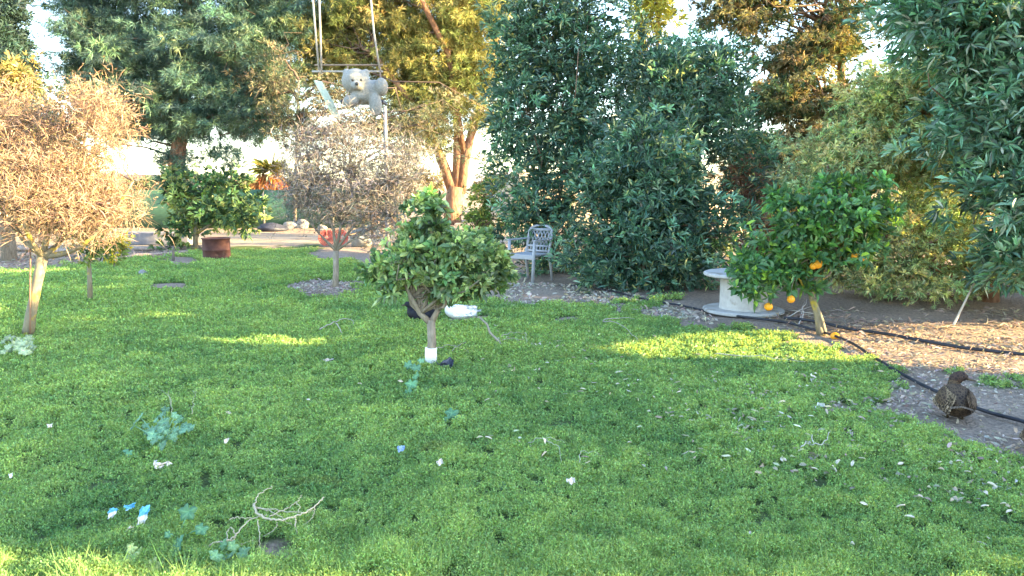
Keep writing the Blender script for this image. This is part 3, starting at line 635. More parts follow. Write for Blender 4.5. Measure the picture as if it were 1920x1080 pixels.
# leaf screens added unseen beyond the right edge, gaps cut for the sunlit patches
LIT = [[(-700, 1071), (-100, 1011), (60, 1016), (110, 1066), (250, 1091), (320, 1071), (700, 1078), (760, 1101), (1050, 1101), (1100, 1086), (1300, 1101), (1500, 1101), (1560, 1081), (1820, 1071), (1850, 1091), (2600, 1086), (2600, 1700), (-900, 1700)],
       [(1080, 652), (1250, 634), (1500, 622), (1640, 618), (1590, 682), (1350, 674), (1150, 668)], [(1540, 622), (2300, 600), (2300, 708), (1920, 700), (1700, 688), (1570, 668)],
       [(1440, 958), (1520, 935), (1620, 950), (1560, 985), (1450, 975)], [(1640, 1050), (1800, 1040), (1800, 1070), (1640, 1070)], [(1870, 965), (1960, 965), (1960, 1000), (1870, 1000)],
       [(320, 646), (440, 636), (620, 643), (600, 650), (330, 652)], [(120, 600), (180, 597), (185, 606), (125, 607)], [(-20, 556), (200, 548), (200, 560), (-20, 572)],
       [(370, 558), (490, 555), (480, 565), (375, 566)], [(-50, 505), (140, 504), (140, 512), (-50, 513)], [(480, 442), (620, 440), (620, 457), (430, 462)],
       [(590, 896), (680, 888), (670, 910), (590, 912)], [(220, 595), (330, 593), (330, 600), (225, 601)]]
LIT = [LIT[0]] + [[(sum(q[0] for q in p) / len(p) * -.12 + q[0] * 1.12, sum(q[1] for q in p) / len(p) * (1 - m_) + q[1] * m_) for q in p] for p, m_ in [(p, 1.25 if i < 2 else 1.9) for i, p in enumerate(LIT[1:])]]
def shade_screen(name, label, xc, y0, y1, z0, H, n, L, W, cat):
    b = np.array([xc, (y0 + y1) / 2, 0.]); t = tree(name, b, label, cat)
    g = G()
    for yy in np.arange(y0 + .4, y1, 1.3):
        g.tube(bez([xc, yy, -.1], [xc + .1, yy + .1, H * .7], 5), [.07, .06, .05, .04, .02], 7)
    g.build('trunk', M_BARK, t)
    P = np.stack([rng.uniform(xc - .35, xc + .35, n), rng.uniform(y0, y1, n), rng.random(n) * (H - z0) + z0], 1)
    top = H + .7 * (vnoise(P[:, 1], P[:, 1] * 0, .8, 71) - .5)
    P[:, 2] = np.minimum(P[:, 2], top - rng.random(n) * .3)
    k = P[:, 2] / SUNV[2]; gx = P[:, 0] - k * SUNV[0]; gy = P[:, 1] - k * SUNV[1]
    a, bb = topix(gx, gy); ok = np.ones(n, bool)
    jx = (vnoise(gx, gy, .25, 72) - .5) * 30; jy = (vnoise(gx, gy, .2, 73) - .5) * 14
    s = np.clip(6 / np.maximum(gy, 1), .3, 2)
    for poly in LIT: ok &= ~(inpoly(a + jx * s, bb + jy * s, poly) & (gy > .3))
    for c, r in LITV:      # sunlit parts of standing trees
        v = P - c; al = v @ SUNV; dd = np.linalg.norm(v - al[:, None] * SUNV, axis=1); ok &= ~((dd < r) & (al > 0) & ((r < .5) | (vnoise(P[:, 1], P[:, 2], .4, 74) > .3)))
    P = P[ok]
    D = nrm(rng.normal(0, 1, P.shape) + [-.4, 0, .4])
    sprays(g2 := G(), P, D, 5, L, W, .8, colvar((.04, .09, .035), len(P)), big=True)
    g2.build('crown', M_LEAF, t)
LITV = [(wp(1870, 560, 9.6), .55), (wp(1820, 440, 9.6), .45), (wp(1720, 320, 9.6), 1.1), (wp(1580, 320, 9.6), .6), (wp(1760, 480, 9.6), .7), (wp(1650, 420, 7.4), .22), (wp(1390, 420, 10.9), .5), (wp(1240, 290, 10.9), .4)]
shade_screen('shade_hedge', 'added leafy shade screen out of view at right, gapped to let sun patches onto the lawn', 9.0, 0.4, 9.0, 0.0, 4.35, 46000, .11, .06, 'hedge')
shade_screen('shade_hedge_tall', 'added tall leafy screen out of view at right, shading the oleanders', 9.3, 9.0, 11.6, 0.0, 7.3, 17000, .15, .08, 'tree')

# ------------------------------------------------------------------ objects
M_PLASTIC = surf('chair_plastic', (.30, .31, .34), (.38, .39, .42), 6, .55, .05, .002, spec=.4)
def chair():
    c = gp(992, 527); ang = math.radians(-127)     # forward direction
    t = empty('garden_chair', c, 'pale grey plastic armchair with lattice back in front of the hedge', 'chair')
    t.rotation_euler = (0, 0, ang - math.pi / 2)     # local +Y = forward
    sw, sdp, sh = .50, .46, .43
    bm = bmesh.new(); box(bm, (0, 0, sh), (sw, sdp, .03)); box(bm, (0, sdp / 2 - .012, sh - .035), (sw, .025, .05)); bmobj('seat', bm, M_PLASTIC, t, bevel=.008)
    for sx in (-1, 1):
        g = G(); x = sx * (sw / 2 - .02)
        g.tube([(x * 1.08, sdp / 2 + .02, 0), (x * 1.04, sdp / 2 - .02, sh), (x * 1.06, sdp / 2 - .03, .66)], [.026, .028, .024], 8); legp(g, 'leg', t)
        g = G(); g.tube([(x * 1.05, -sdp / 2 - .08, 0), (x, -sdp / 2, sh), (x, -sdp / 2 - .04, sh + .1)], [.022, .026, .024], 8); legp(g, 'leg', t)
        bm = bmesh.new(); box(bm, (x * 1.08, -.02, .665), (.05, sdp + .04, .025)); bmobj('armrest', bm, M_PLASTIC, t, bevel=.008)
    # lattice back: arched frame, criss-cross slats
    tilt = math.radians(13)
    def bk(u, v): return np.array([u, -sdp / 2 - .01 - v * math.tan(tilt), sh + v])
    g = G(); fr = [bk(-.21, 0), bk(-.23, .2), bk(-.22, .36)] + [bk(-.22 * math.cos(a), .36 + .09 * math.sin(a)) for a in np.linspace(.3, math.pi - .3, 7)] + [bk(.22, .36), bk(.23, .2), bk(.21, 0)]
    g.tube(fr, .022, 8); legp(g, 'back_frame', t)
    g = G()
    for k in np.linspace(-.17, .17, 6):
        g.tube([bk(k - .07, .13), bk(k + .05, .40)], .009, 5); g.tube([bk(k + .07, .13), bk(k - .05, .40)], .009, 5)
    g.tube([bk(-.22, .12), bk(.22, .12)], .018, 6); g.tube([bk(-.22, .04), bk(.22, .04)], .02, 6); g.tube([bk(-.2, .38), bk(.2, .38)], .026, 6)
    for k in np.linspace(-.15, .15, 6): g.tube([bk(k, .04), bk(k, .12)], .012, 5)
    legp(g, 'back_lattice', t)
def legp(g, n, t):
    V = t.location.copy(); t2 = bpy.data.objects.new('tmp', None); o = g.build(n, M_PLASTIC, None, True); o.parent = t; bpy.data.objects.remove(t2)
    return o
chair()

def spool():
    c = gp(1393, 584); t = empty('cable_spool', c, 'grey cable spool standing on end as a round table by the orange tree', 'table')
    bm = bmesh.new(); lathe(bm, [(.455, 0), (.475, .01), (.475, .035), (.45, .045)], 56); bmobj('bottom_flange', bm, M_CONC, t, bevel=.004)
    bm = bmesh.new(); lathe(bm, [(.285, .045), (.28, .06), (.275, .42), (.29, .435)], 48)
    for i in range(24):
        a = i / 24 * 2 * math.pi; box(bm, (.276 * math.cos(a), .276 * math.sin(a), .24), (.006, .006, .35), Matrix.Rotation(a, 3, 'Z'))
    bmobj('core', bm, M_CONC, t, smooth=False)
    bm = bmesh.new(); lathe(bm, [(.46, .435), (.48, .445), (.48, .470), (.455, .482), (.06, .482), (.055, .44)], 56); bmobj('top_flange', bm, M_CONC, t, bevel=.004)
    bm = bmesh.new(); lathe(bm, [(.03, 0), (.05, .004), (.06, .02), (.058, .02), (.045, .008)], 20)
    o = bmobj('small_dish', bm, surf('bluewhite', (.45, .62, .72), (.7, .78, .82), 20, .4, .1), None, c + [-.02, -.28, .484])
    tag(o, 'small pale blue dish lying on the round spool table', 'dish')
spool()

def drum():
    c = gp(407, 486); t = empty('rusty_drum', c, 'rusty brown cut-down metal drum standing on the lawn edge', 'drum')
    mr = surf('rust', (.05, .018, .014), (.10, .04, .03), 9, .8, .5, .01, c3=(.15, .085, .06), s3=4, t3=.6)
    bm = bmesh.new(); lathe(bm, [(.27, 0), (.28, .01), (.272, .02), (.272, .19), (.282, .20), (.272, .21), (.272, .42), (.282, .43), (.262, .43), (.26, .05)], 40)
    bmobj('shell', bm, mr, t)
    bm = bmesh.new(); lathe(bm, [(.285, .425), (.29, .435), (.285, .445), (.262, .445), (.262, .43)], 40); bmobj('rim', bm, mr, t)
drum()

def swing():
    D = 17.0; c = wp(655, 200, D)
    limb = lambda x: wp(x, -112, 16.5)
    t = empty('hanging_swing', c, 'swing seat on long pale ropes hanging from the pine', 'swing')
    M_ROPE = surf('rope', (.34, .31, .28), (.46, .43, .38), 60, .9, .4, .003)
    M_WOOD = surf('old_wood', (.16, .11, .08), (.30, .22, .15), 12, .85, .5, .004, stretch=(1, 1, 6))
    for a in ([(598, 132), (590, 40), (578, -112)], [(603, 138), (600, 40), (594, -112)], [(712, 130), (701, 60), (685, -112)]):
        g = G(); g.tube([wp(a[0][0], a[0][1], D), wp(a[1][0], a[1][1], 16.8), wp(a[2][0], a[2][1], 16.4)], .022, 6); g.build('rope', M_ROPE, t, True)
    g = G(); g.tube([wp(590, 122, D), wp(718, 122, D)], .022, 6); g.build('crossbar', M_WOOD, t, True)
    g = G(); g.tube([wp(585, 134, D + .1), wp(718, 134, D + .1)], .022, 6); g.build('crossbar', M_ROPE, t, True)
    for p0, p1, rr in ((wp(713, 122, D), wp(714, 200, D), .018), (wp(652, 122, D + .3), wp(652, 200, D + .25), .012)):
        g = G(); g.tube([p0, p1], rr, 6); g.build('hanger', M_WOOD, t, True)
    bm = bmesh.new(); box(bm, wp(683, 192, D) - c, (.95, .55, .06)); bmobj('seat', bm, surf('seat_dark', (.03, .035, .05), (.07, .08, .10), 9, .7), t, bevel=.01)
    # plank hanging askew, on its own
    a = wp(596, 152, D - .2); e = wp(634, 222, D - .4); m = (a + e) / 2; dv = Vector(tuple(e - a)); L = dv.length
    bm = bmesh.new(); R = dv.to_track_quat('Z', 'Y').to_matrix(); box(bm, (0, 0, 0), (.27, .04, L), R)
    o = bmobj('painted_plank', bm, surf('green_plank', (.34, .38, .27), (.52, .56, .42), 5, .8, .3, .005, c3=(.14, .13, .10), s3=3, t3=.6), None, m, bevel=.01)
    tag(o, 'pale green weathered plank hanging askew left of the teddy bear', 'plank')
    # teddy bear, one continuous plush body slumped sideways on the seat
    o0 = wp(685, 180, D); q = lambda px, py, dy: wp(px, py, D + dy) - o0
    bm = bmesh.new()
    ellip(bm, q(667, 152, -.28), (.31, .29, .27)); ellip(bm, q(685, 173, -.2), (.33, .27, .27), Matrix.Rotation(-.25, 3, 'Y'))
    ellip(bm, q(715, 163, -.32), (.15, .17, .20)); ellip(bm, q(700, 160, -.15), (.20, .15, .12))
    ellip(bm, q(658, 190, -.38), (.17, .15, .14)); ellip(bm, q(704, 196, -.34), (.14, .15, .27)); ellip(bm, q(676, 180, -.32), (.2, .16, .13))
    ellip(bm, q(650, 137, -.25), (.09, .07, .1)); ellip(bm, q(686, 137, -.25), (.08, .07, .09)); ellip(bm, q(669, 160, -.55), (.12, .10, .10))
    mb = surf('plush', (.20, .20, .18), (.32, .31, .28), 30, .95, .8, .02, c3=(.34, .27, .19), s3=2.2, t3=.62)
    b = bmobj('teddy_bear', bm, mb, None, o0)
    rm = b.modifiers.new('remesh', 'REMESH'); rm.mode = 'VOXEL'; rm.voxel_size = .025; rm.use_smooth_shade = True
    tag(b, 'large pale grey teddy bear slumped on the swing seat', 'teddy bear')
    dark = surf('felt', (.03, .03, .03), (.05, .05, .05), 20, .6)
    for x, y, dy, r in ((661, 150, -.58, .028), (677, 150, -.58, .028), (669, 157, -.66, .04)):
        bm = bmesh.new(); ellip(bm, (0, 0, 0), (r, r * .7, r)); bmobj('nose' if r > .03 else 'eye', bm, dark, b, q(x, y, dy))
    # grey twin post under the swing
    bpt = wp(724, 330, 18.); bpt[2] = 0
    g = G(); g.tube([bpt, wp(722, 200, 18.)], [.05, .04], 8)
    tag(g.build('wooden_post', surf('greywood', (.20, .19, .20), (.32, .30, .30), 9, .9, .4), None, True), 'thin grey post rising behind the leafless tree below the teddy bear', 'post')
swing()

# birds ---------------------------------------------------------------
def loft(path, rx, rz, seg=18, up=(0, 0, 1)):
    P = np.array(path, float); T = nrm(np.gradient(P, axis=0)); S = nrm(np.cross(T, np.array(up, float))); Uv = np.cross(S, T)
    th = np.linspace(0, 2 * np.pi, seg, endpoint=False)
    R = P[:, None] + np.array(rx)[:, None, None] * S[:, None] * np.cos(th)[None, :, None] + np.array(rz)[:, None, None] * Uv[:, None] * np.sin(th)[None, :, None]
    return R
def bird(name, loc, yaw, s, headyaw, mbody, mwing, mhead, mbill, label, cat, alert=.0, mtail=None):
    """local +X forward, body length about 0.34*s"""
    t = empty(name, loc, label, cat); t.rotation_euler = (0, 0, yaw)
    ca, sa = math.cos(headyaw), math.sin(headyaw)
    hz = .205 + alert
    spec = [(-.20, 0, .120, .012, .008), (-.16, 0, .112, .040, .028), (-.10, 0, .105, .078, .060), (-.03, 0, .105, .098, .082), (.05, 0, .112, .096, .084), (.105, 0, .130, .070, .068),
            (.125, 0, .165, .040, .042), (.128, 0, .19 + alert * .6, .031, .033), (.130 + .006 * ca, .006 * sa, hz, .034, .036), (.130 + .03 * ca, .03 * sa, hz + .016, .033, .034), (.130 + .055 * ca, .055 * sa, hz + .012, .022, .024), (.130 + .066 * ca, .066 * sa, hz + .008, .010, .012)]
    a = smooth_path(spec, 46) * s
    P = a[:, :3]; T = nrm(np.gradient(P, axis=0)); S = np.zeros_like(T); S[0] = (0, -1, 0)
    S[0] = nrm(np.cross(T[0], [0, 0, 1.]))
    for i in range(1, len(T)): S[i] = nrm(S[i - 1] - T[i] * (S[i - 1] @ T[i]))
    Uv = np.cross(S, T); th = np.linspace(0, 2 * np.pi, 22, endpoint=False)
    R = P[:, None] + a[:, 3].clip(.002)[:, None, None] * S[:, None] * np.cos(th)[None, :, None] + a[:, 4].clip(.002)[:, None, None] * Uv[:, None] * np.sin(th)[None, :, None]
    R = np.concatenate([P[:1, None].repeat(22, 1), R, P[-1:, None].repeat(22, 1)], 0)
    def loc_build(g, n, m, sm=True):
        o = g.build(n, m, None, sm); o.parent = t; return o
    g = G(); g.grid(R, (1, 1, 1), True); o = loc_build(g, 'body', mbody)
    if mhead is not mbody:
        o.data.materials.append(mhead); nh = len(o.data.polygons); mi = np.zeros(nh, np.int32); mi[22 * 31:] = 1; o.data.polygons.foreach_set('material_index', mi)
    # folded wings: overlapping feather rows following the flank
    for sy in (-1, 1):
        g = G()
        for row in range(7):
            for col in range(9):
                u = col / 8; x = (.075 - u * .20) * s; v = row / 6
                z = (.178 - v * .085 - u * .01) * s; yr = (.052 + v * .048) * s * (1 - .45 * u ** 2)
                p0 = np.array([x, sy * yr, z]); L = (.055 + .02 * u) * s; wd = .026 * s
                e = p0 + np.array([-L, -sy * L * .16 * (u + .1), -.016 * s + .006 * s * u]); sd = np.array([0, sy * .35, -.93]) * wd * .5; out = np.array([0, sy * .006 * s, .004 * s])
                g.quads(np.array([[p0 + out, (p0 * .4 + e * .6) + sd + out * 1.5, e + out * 1.8, (p0 * .4 + e * .6) - sd + out * 1.5]]), np.array([[1., 1, 1]]) * rng.uniform(.35, 1.25))
        loc_build(g, 'wing', mwing, False)
    g = G()
    for k in range(9):
        f = (k - 4) / 4; p0 = np.array([-.15 * s, f * .03 * s, (.125 - abs(f) * .008) * s]); e = np.array([-.25 * s, f * .055 * s, (.135 - abs(f) * .012) * s]); sd = np.array([.0, .013 * s, 0])
        g.quads(np.array([[p0 - sd * .5, (p0 + e) / 2 - sd, e, (p0 + e) / 2 + sd]]), np.array([[1., 1, 1]]) * rng.uniform(.5, 1.3))
    loc_build(g, 'tail', mtail or mwing, False)
    hx, hy = .130 + .06 * ca, .06 * sa
    bp = smooth_path([(hx, hy, hz + .008, .013, .013), (hx + .02 * ca, .08 * sa, hz + .002, .012, .008), (hx + .045 * ca, .105 * sa, hz - .004, .013, .005), (hx + .055 * ca, .115 * sa, hz - .006, .006, .003)], 10) * s
    g = G(); g.grid(loft(bp[:, :3], bp[:, 3], bp[:, 4], 10), (1, 1, 1), True); loc_build(g, 'bill', mbill)
    for sy in (-1, 1):
        bm = bmesh.new(); ellip(bm, (0, 0, 0), (.005 * s, .005 * s, .005 * s), seg=10, rings=8)
        bmobj('eye', bm, M_EYE, t, np.array([.130 + .036 * ca - sy * .029 * sa, .036 * sa + sy * .029 * ca, hz + .022]) * s)
        g = G(); g.tube([np.array([.0, sy * .035, .06]) * s, np.array([-.005, sy * .037, .03]) * s, np.array([0, sy * .037, .006]) * s], .006 * s, 6)
        for ta in (-.45, 0, .45): g.tube([np.array([0, sy * .037, .006]) * s, np.array([.045 * math.cos(ta), sy * .037 + .045 * math.sin(ta), .004]) * s], [.005 * s, .003 * s], 5)
        loc_build(g, 'leg', mbill)
    return t
M_EYE = surf('eye_black', (.005, .005, .005), (.01, .01, .01), 5, .15)
def feathermat(name, ca, cb, cc):
    m = bpy.data.materials.new(name); m.use_nodes = True; n = m.node_tree; L = n.links; p = n.nodes['Principled BSDF']; p.inputs['Roughness'].default_value = .7; p.inputs['Specular IOR Level'].default_value = .2
    tc = n.nodes.new('ShaderNodeTexCoord'); vo = n.nodes.new('ShaderNodeTexVoronoi'); vo.inputs['Scale'].default_value = 55; vo.feature = 'DISTANCE_TO_EDGE'
    mp = n.nodes.new('ShaderNodeMapping'); mp.inputs['Scale'].default_value = (.55, 1, 1)
    cr = n.nodes.new('ShaderNodeValToRGB'); cr.color_ramp.elements[0].position = .02; cr.color_ramp.elements[0].color = (*ca, 1); cr.color_ramp.elements[1].position = .22; cr.color_ramp.elements[1].color = (*cb, 1)
    e = cr.color_ramp.elements.new(.5); e.color = (*cc, 1)
    at = n.nodes.new('ShaderNodeAttribute'); at.attribute_name = 'Col'; mu = n.nodes.new('ShaderNodeMix'); mu.data_type = 'RGBA'; mu.blend_type = 'MULTIPLY'; mu.inputs[0].default_value = 1
    L.new(tc.outputs['Object'], mp.inputs[0]); L.new(mp.outputs[0], vo.inputs['Vector']); L.new(vo.outputs[0], cr.inputs[0]); L.new(cr.outputs[0], mu.inputs['A']); L.new(at.outputs['Color'], mu.inputs['B']); L.new(mu.outputs['Result'], p.inputs['Base Color'])
    b = n.nodes.new('ShaderNodeBump'); b.inputs['Strength'].default_value = .6; b.inputs['Distance'].default_value = .004; L.new(vo.outputs[0], b.inputs['Height']); L.new(b.outputs[0], p.inputs['Normal'])
    return m
MB1 = feathermat('mallard_body', (.09, .058, .034), (.03, .018, .012), (.014, .009, .007)); MB2 = feathermat('mallard_wing', (.32, .23, .15), (.06, .04, .027), (.022, .015, .011))
MB3 = feathermat('mallard_head', (.055, .032, .022), (.022, .014, .012), (.014, .009, .009))
MW = feathermat('white_feather', (.74, .70, .68), (.80, .77, .74), (.82, .8, .78)); MK = feathermat('black_feather', (.012, .012, .018), (.008, .008, .014), (.015, .015, .02))
ORG = surf('orange_skin', (.62, .22, .03), (.7, .28, .05), 20, .5); DKB = surf('dark_bill', (.05, .035, .02), (.09, .06, .03), 20, .4)
c = gp(1790, 786)
bird('brown_duck', c, math.radians(66), 1.14, math.radians(-78), MB1, MB2, MB3, DKB, 'dark brown mottled duck on the path seen from behind, head turned right', 'duck')
c = gp(1952, 852)
bird('brown_duck', c, math.radians(60), .95, 0, MB1, MB2, MB3, DKB, 'brown duck cut off by the right edge of the photo', 'duck')
c = gp(862, 603)
bird('white_duck', c, math.radians(180), 1.0, math.radians(20), MW, MW, MW, ORG, 'white bird standing on the lawn behind the bushy citrus tree', 'duck')
c = gp(790, 606)
bird('black_hen', c, math.radians(175), .95, math.radians(-15), MK, MK, MK, DKB, 'black bird behind the trunk of the bushy citrus tree', 'hen')

# hoses ---------------------------------------------------------------
M_HOSE = surf('hose_black', (.012, .012, .016), (.03, .03, .04), 12, .5)
def hose(pts, r, label):
    P = np.array([gp(*p) for p in pts]); P = smooth_path(P, len(pts) * 10); P[:, 2] = gh(P[:, 0], P[:, 1]) + r * 1.4 + .012
    tag(tube_obj('drip_hose', P, r, M_HOSE, None, 8), label, 'hose')
hose([(1060, 538), (1130, 546), (1220, 566), (1300, 580), (1345, 588), (1420, 603), (1475, 612), (1520, 622), (1570, 640), (1610, 660), (1680, 700), (1760, 742), (1850, 775), (1925, 800), (2100, 870)], .013, 'black irrigation hose running past the spool and the brown duck')
hose([(1470, 602), (1540, 612), (1600, 624), (1700, 640), (1800, 655), (1920, 668), (2200, 700)], .016, 'black irrigation hose crossing the sunlit dirt behind the orange tree')

# stakes, sticks
def stick(name, a, b, r, label, cat, col=(.36, .30, .24), mat=None, n=5, jit=.1):
    P = bez(a, b, n, 0, jit); tag(tube_obj(name, P, np.linspace(r, r * .7, n), mat or M_TWIG, None, 6, col), label, cat)
stick('garden_stake', gp(1176, 544), wp(1176, 510, gp(1176, 544)[1]), .012, 'short thin stake in the ground in front of the hedge', 'stake', (.45, .42, .36), jit=0)
q = gp(1787, 611); stick('wooden_pole', q, wp(1826, 532, q[1] + .5), .014, 'thin pale pole leaning against the juniper at right', 'pole', (.55, .46, .36), jit=0)
q = gp(37 + 19, 632); stick('tree_stake', q, wp(57, 465, q[1]), .010, 'thin brown stake beside the trunk of the tan tree', 'stake', (.24, .15, .10), jit=0)
q = gp(325, 490); stick('fence_stake', q, wp(325, 462, q[1]), .03, 'dark wooden stake left of the rusty drum', 'stake', (.16, .13, .11), jit=0)
q = gp(944, 655); stick('bent_branch', q + [0, 0, .02], wp(898, 594, q[1] + .1), .013, 'bare branch leaning from the citrus crown down to the lawn at its right', 'branch', (.26, .24, .20), jit=.1)
def twig_cluster(name, segs, r, label, z=.05, col=(.62, .55, .46), cat='twig'):
    g = G()
    for s in segs:
        P = np.array([gp(x, y) for x, y in s]); P = smooth_path(P, len(P) * 4); n = len(P); P[:, 2] = gh(P[:, 0], P[:, 1]) + z + .02 * np.sin(np.linspace(0, 3.14, n))
        P[1:-1] += rng.normal(0, .006, (n - 2, 3)); g.tube(P, np.linspace(r * .6, r * .22, n), 6, np.array(col) * .62)
    tag(g.build(name, M_TWIG, None, True), label, cat)
twig_cluster('broken_twig', [[(600, 626), (625, 615), (655, 608), (663, 618)], [(630, 615), (642, 634)]], .011, 'whitish forked twig lying left of the bushy citrus tree')
twig_cluster('broken_twig', [[(1130, 612), (1190, 610)], [(1130, 614), (1160, 620), (1196, 646)]], .009, 'pale forked twig lying on the lawn in front of the hedge')
twig_cluster('broken_twig', [[(820, 662), (850, 660), (878, 672)], [(848, 668), (875, 655)]], .006, 'thin crossed twig right beside the white trunk wrap')
twig_cluster('broken_twig', [[(1340, 672), (1400, 680), (1510, 686)]], .008, 'long straight twig lying along the edge of the sunlit grass strip')
twig_cluster('broken_twig', [[(930, 650), (985, 650)], [(985, 632), (988, 655)], [(940, 640), (960, 636), (984, 634)]], .006, 'thin pale twig lying right of the bent branch foot')
twig_cluster('dry_stalk', [[(990, 843), (1060, 845)], [(1020, 842), (1045, 858), (1052, 885)], [(1085, 885), (1095, 872), (1130, 870)]], .0045, 'curled dry stalk on the lawn in the right foreground', col=(.50, .52, .36))
twig_cluster('dry_stalk', [[(1515, 850), (1545, 855), (1556, 828)], [(1525, 852), (1520, 835)], [(1500, 856), (1520, 850)]], .006, 'pale dry stalk lying on the lawn right of centre', col=(.66, .60, .54))
g = G()
Z0 = .06
def V3(x, y, z): 
    p = gp(x, y + 0, z); return p
segs = [([(381, 1040, .01), (400, 1018, .05), (430, 1012, .05), (445, 1000, .06), (470, 975, .08), (500, 965, .10)], .0065), ([(476, 945, .10), (484, 962, .10), (505, 972, .10), (535, 973, .10), (565, 962, .11), (590, 950, .12), (608, 932, .14)], .0085),
        ([(476, 950, .10), (482, 930, .12), (495, 920, .13), (512, 912, .14)], .0045), ([(476, 950, .1), (510, 960, .09), (548, 985, .05)], .005), ([(553, 968, .1), (555, 990, .06), (558, 1012, .02)], .006),
        ([(505, 968, .1), (530, 957, .1), (550, 945, .11), (566, 928, .13)], .004), ([(590, 952, .12), (585, 970, .08), (562, 990, .05)], .0035), ([(480, 952, .1), (520, 956, .1), (560, 962, .1), (590, 957, .1)], .004),
        ([(430, 975, .08), (445, 970, .09), (476, 972, .09)], .004), ([(438, 994, .07), (440, 1010, .04), (426, 1016, .03), (428, 992, .06), (438, 992, .08)], .005), ([(520, 980, .08), (512, 995, .05), (494, 1005, .03)], .0035),
        ([(484, 975, .09), (487, 1010, .04), (486, 1030, .01)], .004), ([(438, 1030, .02), (455, 1020, .03), (475, 1012, .03)], .003), ([(556, 942, .12), (562, 950, .12), (560, 962, .11)], .003), ([(320, 1052, .02), (350, 1048, .03), (385, 1047, .03)], .005)]
for s, r in segs:
    P = smooth_path([V3(*q) for q in s], len(s) * 5); P[1:-1] += rng.normal(0, .0025, (len(P) - 2, 3)); g.tube(P, np.linspace(r * .62, r * .36, len(P)), 7, (.40, .34, .235))
tag(g.build('dry_vine', M_TWIG, None, True), 'tangled pale dry vine curling over the lawn at lower left', 'vine')

# mallow plants (round scalloped leaves on stalks)
def mallow(name, leaves, label, col, stalks=True):
    b = gp(leaves[0][0], leaves[0][1]); t = empty(name, b, label, 'weed'); g = G(); gs = G()
    for (x, y, r, z) in leaves:
        c = gp(x, y, z + .0); d = c[1]; R = r / F * d * .82
        nv = nrm(np.array([rng.normal(0, .55), -.6 + rng.normal(0, .4), .8])); a = nrm(np.cross(nv, [0, 1, .1])); bb = np.cross(nv, a); n = 30
        th = np.linspace(0, 2 * np.pi, n, endpoint=False); notch = 1 - .55 * np.exp(-((th - np.pi * 1.5) / .25) ** 2)
        rr = R * (1 + .16 * np.cos(5 * th) + .05 * np.cos(15 * th)) * notch
        ring = lambda f, dz: c + (f * rr)[:, None] * (np.cos(th)[:, None] * a + np.sin(th)[:, None] * bb) + nv * (dz * R * (1 + .5 * np.cos(5 * th)))[:, None]
        cc = np.asarray(col) * rng.uniform(.7, 1.25)
        vein = (1 + .35 * np.maximum(0, np.cos(5 * th)) ** 6)[:, None]
        g.grid(np.stack([ring(.02, 0), ring(.35, .10), ring(.75, .2), ring(1, .02)]), cc, True)
        g.c[-1] = np.concatenate([np.broadcast_to(cc * 1.5, (n, 3)), cc * vein * 1.15, cc * vein, np.broadcast_to(cc * .85, (n, 3))])
        gs.tube(smooth_path([b + [rng.normal(0, .01), rng.normal(0, .01), 0], (b + c) / 2 + [0, 0, .01], c], 8), .0022, 5, np.asarray(col) * 1.1)
    g.build('leaves', M_LEAF, t, True); gs.build('stems', M_TWIG, t, True)
BL = (.11, .24, .13)
mallow('mallow_weed', [(335, 1015, 16, .05), (352, 960, 20, .10), (378, 992, 15, .08), (316, 1003, 10, .06), (330, 1030, 18, .05)], 'blue-green round-leaved weed left of the dry vine', BL)
mallow('mallow_weed', [(425, 1045, 20, .04), (455, 1038, 16, .05), (405, 1042, 18, .06), (418, 1022, 15, .05), (459, 1030, 13, .04), (437, 1024, 14, .06)], 'round-leaved weed at the foot of the dry vine, bottom of the picture', (.19, .33, .16))
mallow('mallow_weed', [(247, 1048, 20, .05), (290, 1060, 20, .05), (247, 1028, 12, .07), (236, 1060, 14, .05), (262, 1034, 11, .05)], 'sunlit yellowish round-leaved weed at the bottom left', (.34, .40, .16))  # sunlight put into the leaf colour of this weed
mallow('mallow_weed', [(848, 775, 16, .05), (838, 785, 12, .03), (862, 785, 12, .03)], 'small blue-green weed alone in the middle of the lawn', BL)
mallow('mallow_weed', [(772, 720, 14, .05), (765, 735, 12, .03), (780, 705, 10, .07)], 'pale green weed in front of the white trunk wrap', (.12, .26, .13))
mallow('mallow_weed', [(780, 690, 12, .05), (765, 684, 11, .06), (790, 676, 8, .09)], 'blue-green weed at the left foot of the white trunk wrap', (.15, .30, .18))
mallow('mallow_weed', [(1437, 812, 14, .03), (1428, 824, 10, .03)], 'small blue-green weed among fallen leaves right of centre', BL)
mallow('mallow_weed', [(242, 850, 9, .03), (236, 845, 7, .03)], 'tiny blue-green weed left of the large clump', BL)
mallow('mallow_weed', [(945, 912, 13, .02), (960, 918, 10, .02)], 'dull green weed low in the lawn at front centre', (.10, .20, .11))
lv = [(300 + rng.normal(0, 22), 808 + rng.normal(0, 16), rng.uniform(7, 14), rng.uniform(.04, .13)) for _ in range(26)] + [(350 + rng.normal(0, 12), 800 + rng.normal(0, 10), rng.uniform(6, 11), rng.uniform(.04, .12)) for _ in range(10)]
lv[0] = (305, 835, 9, .03)
mallow('mallow_clump', lv, 'large clump of blue-green leaves with dry stalks at mid left', (.15, .28, .17))
twig_cluster('dry_stalk', [[(325, 815), (322, 790), (300, 765)], [(322, 795), (317, 770)], [(362, 815), (367, 790), (368, 768)]], .004, 'dry stalks sticking up from the large blue-green clump', z=.12, col=(.42, .42, .28), cat='stalk')
b = gp(25, 655)
lv = [(rng.uniform(0, 60), rng.uniform(632, 660), rng.uniform(7, 12), rng.uniform(.03, .12)) for _ in range(26)]
lv[0] = (30, 662, 8, .02)
mallow('mallow_clump', lv, 'pale leafy weed clump at the foot of the tan tree', (.30, .36, .22))

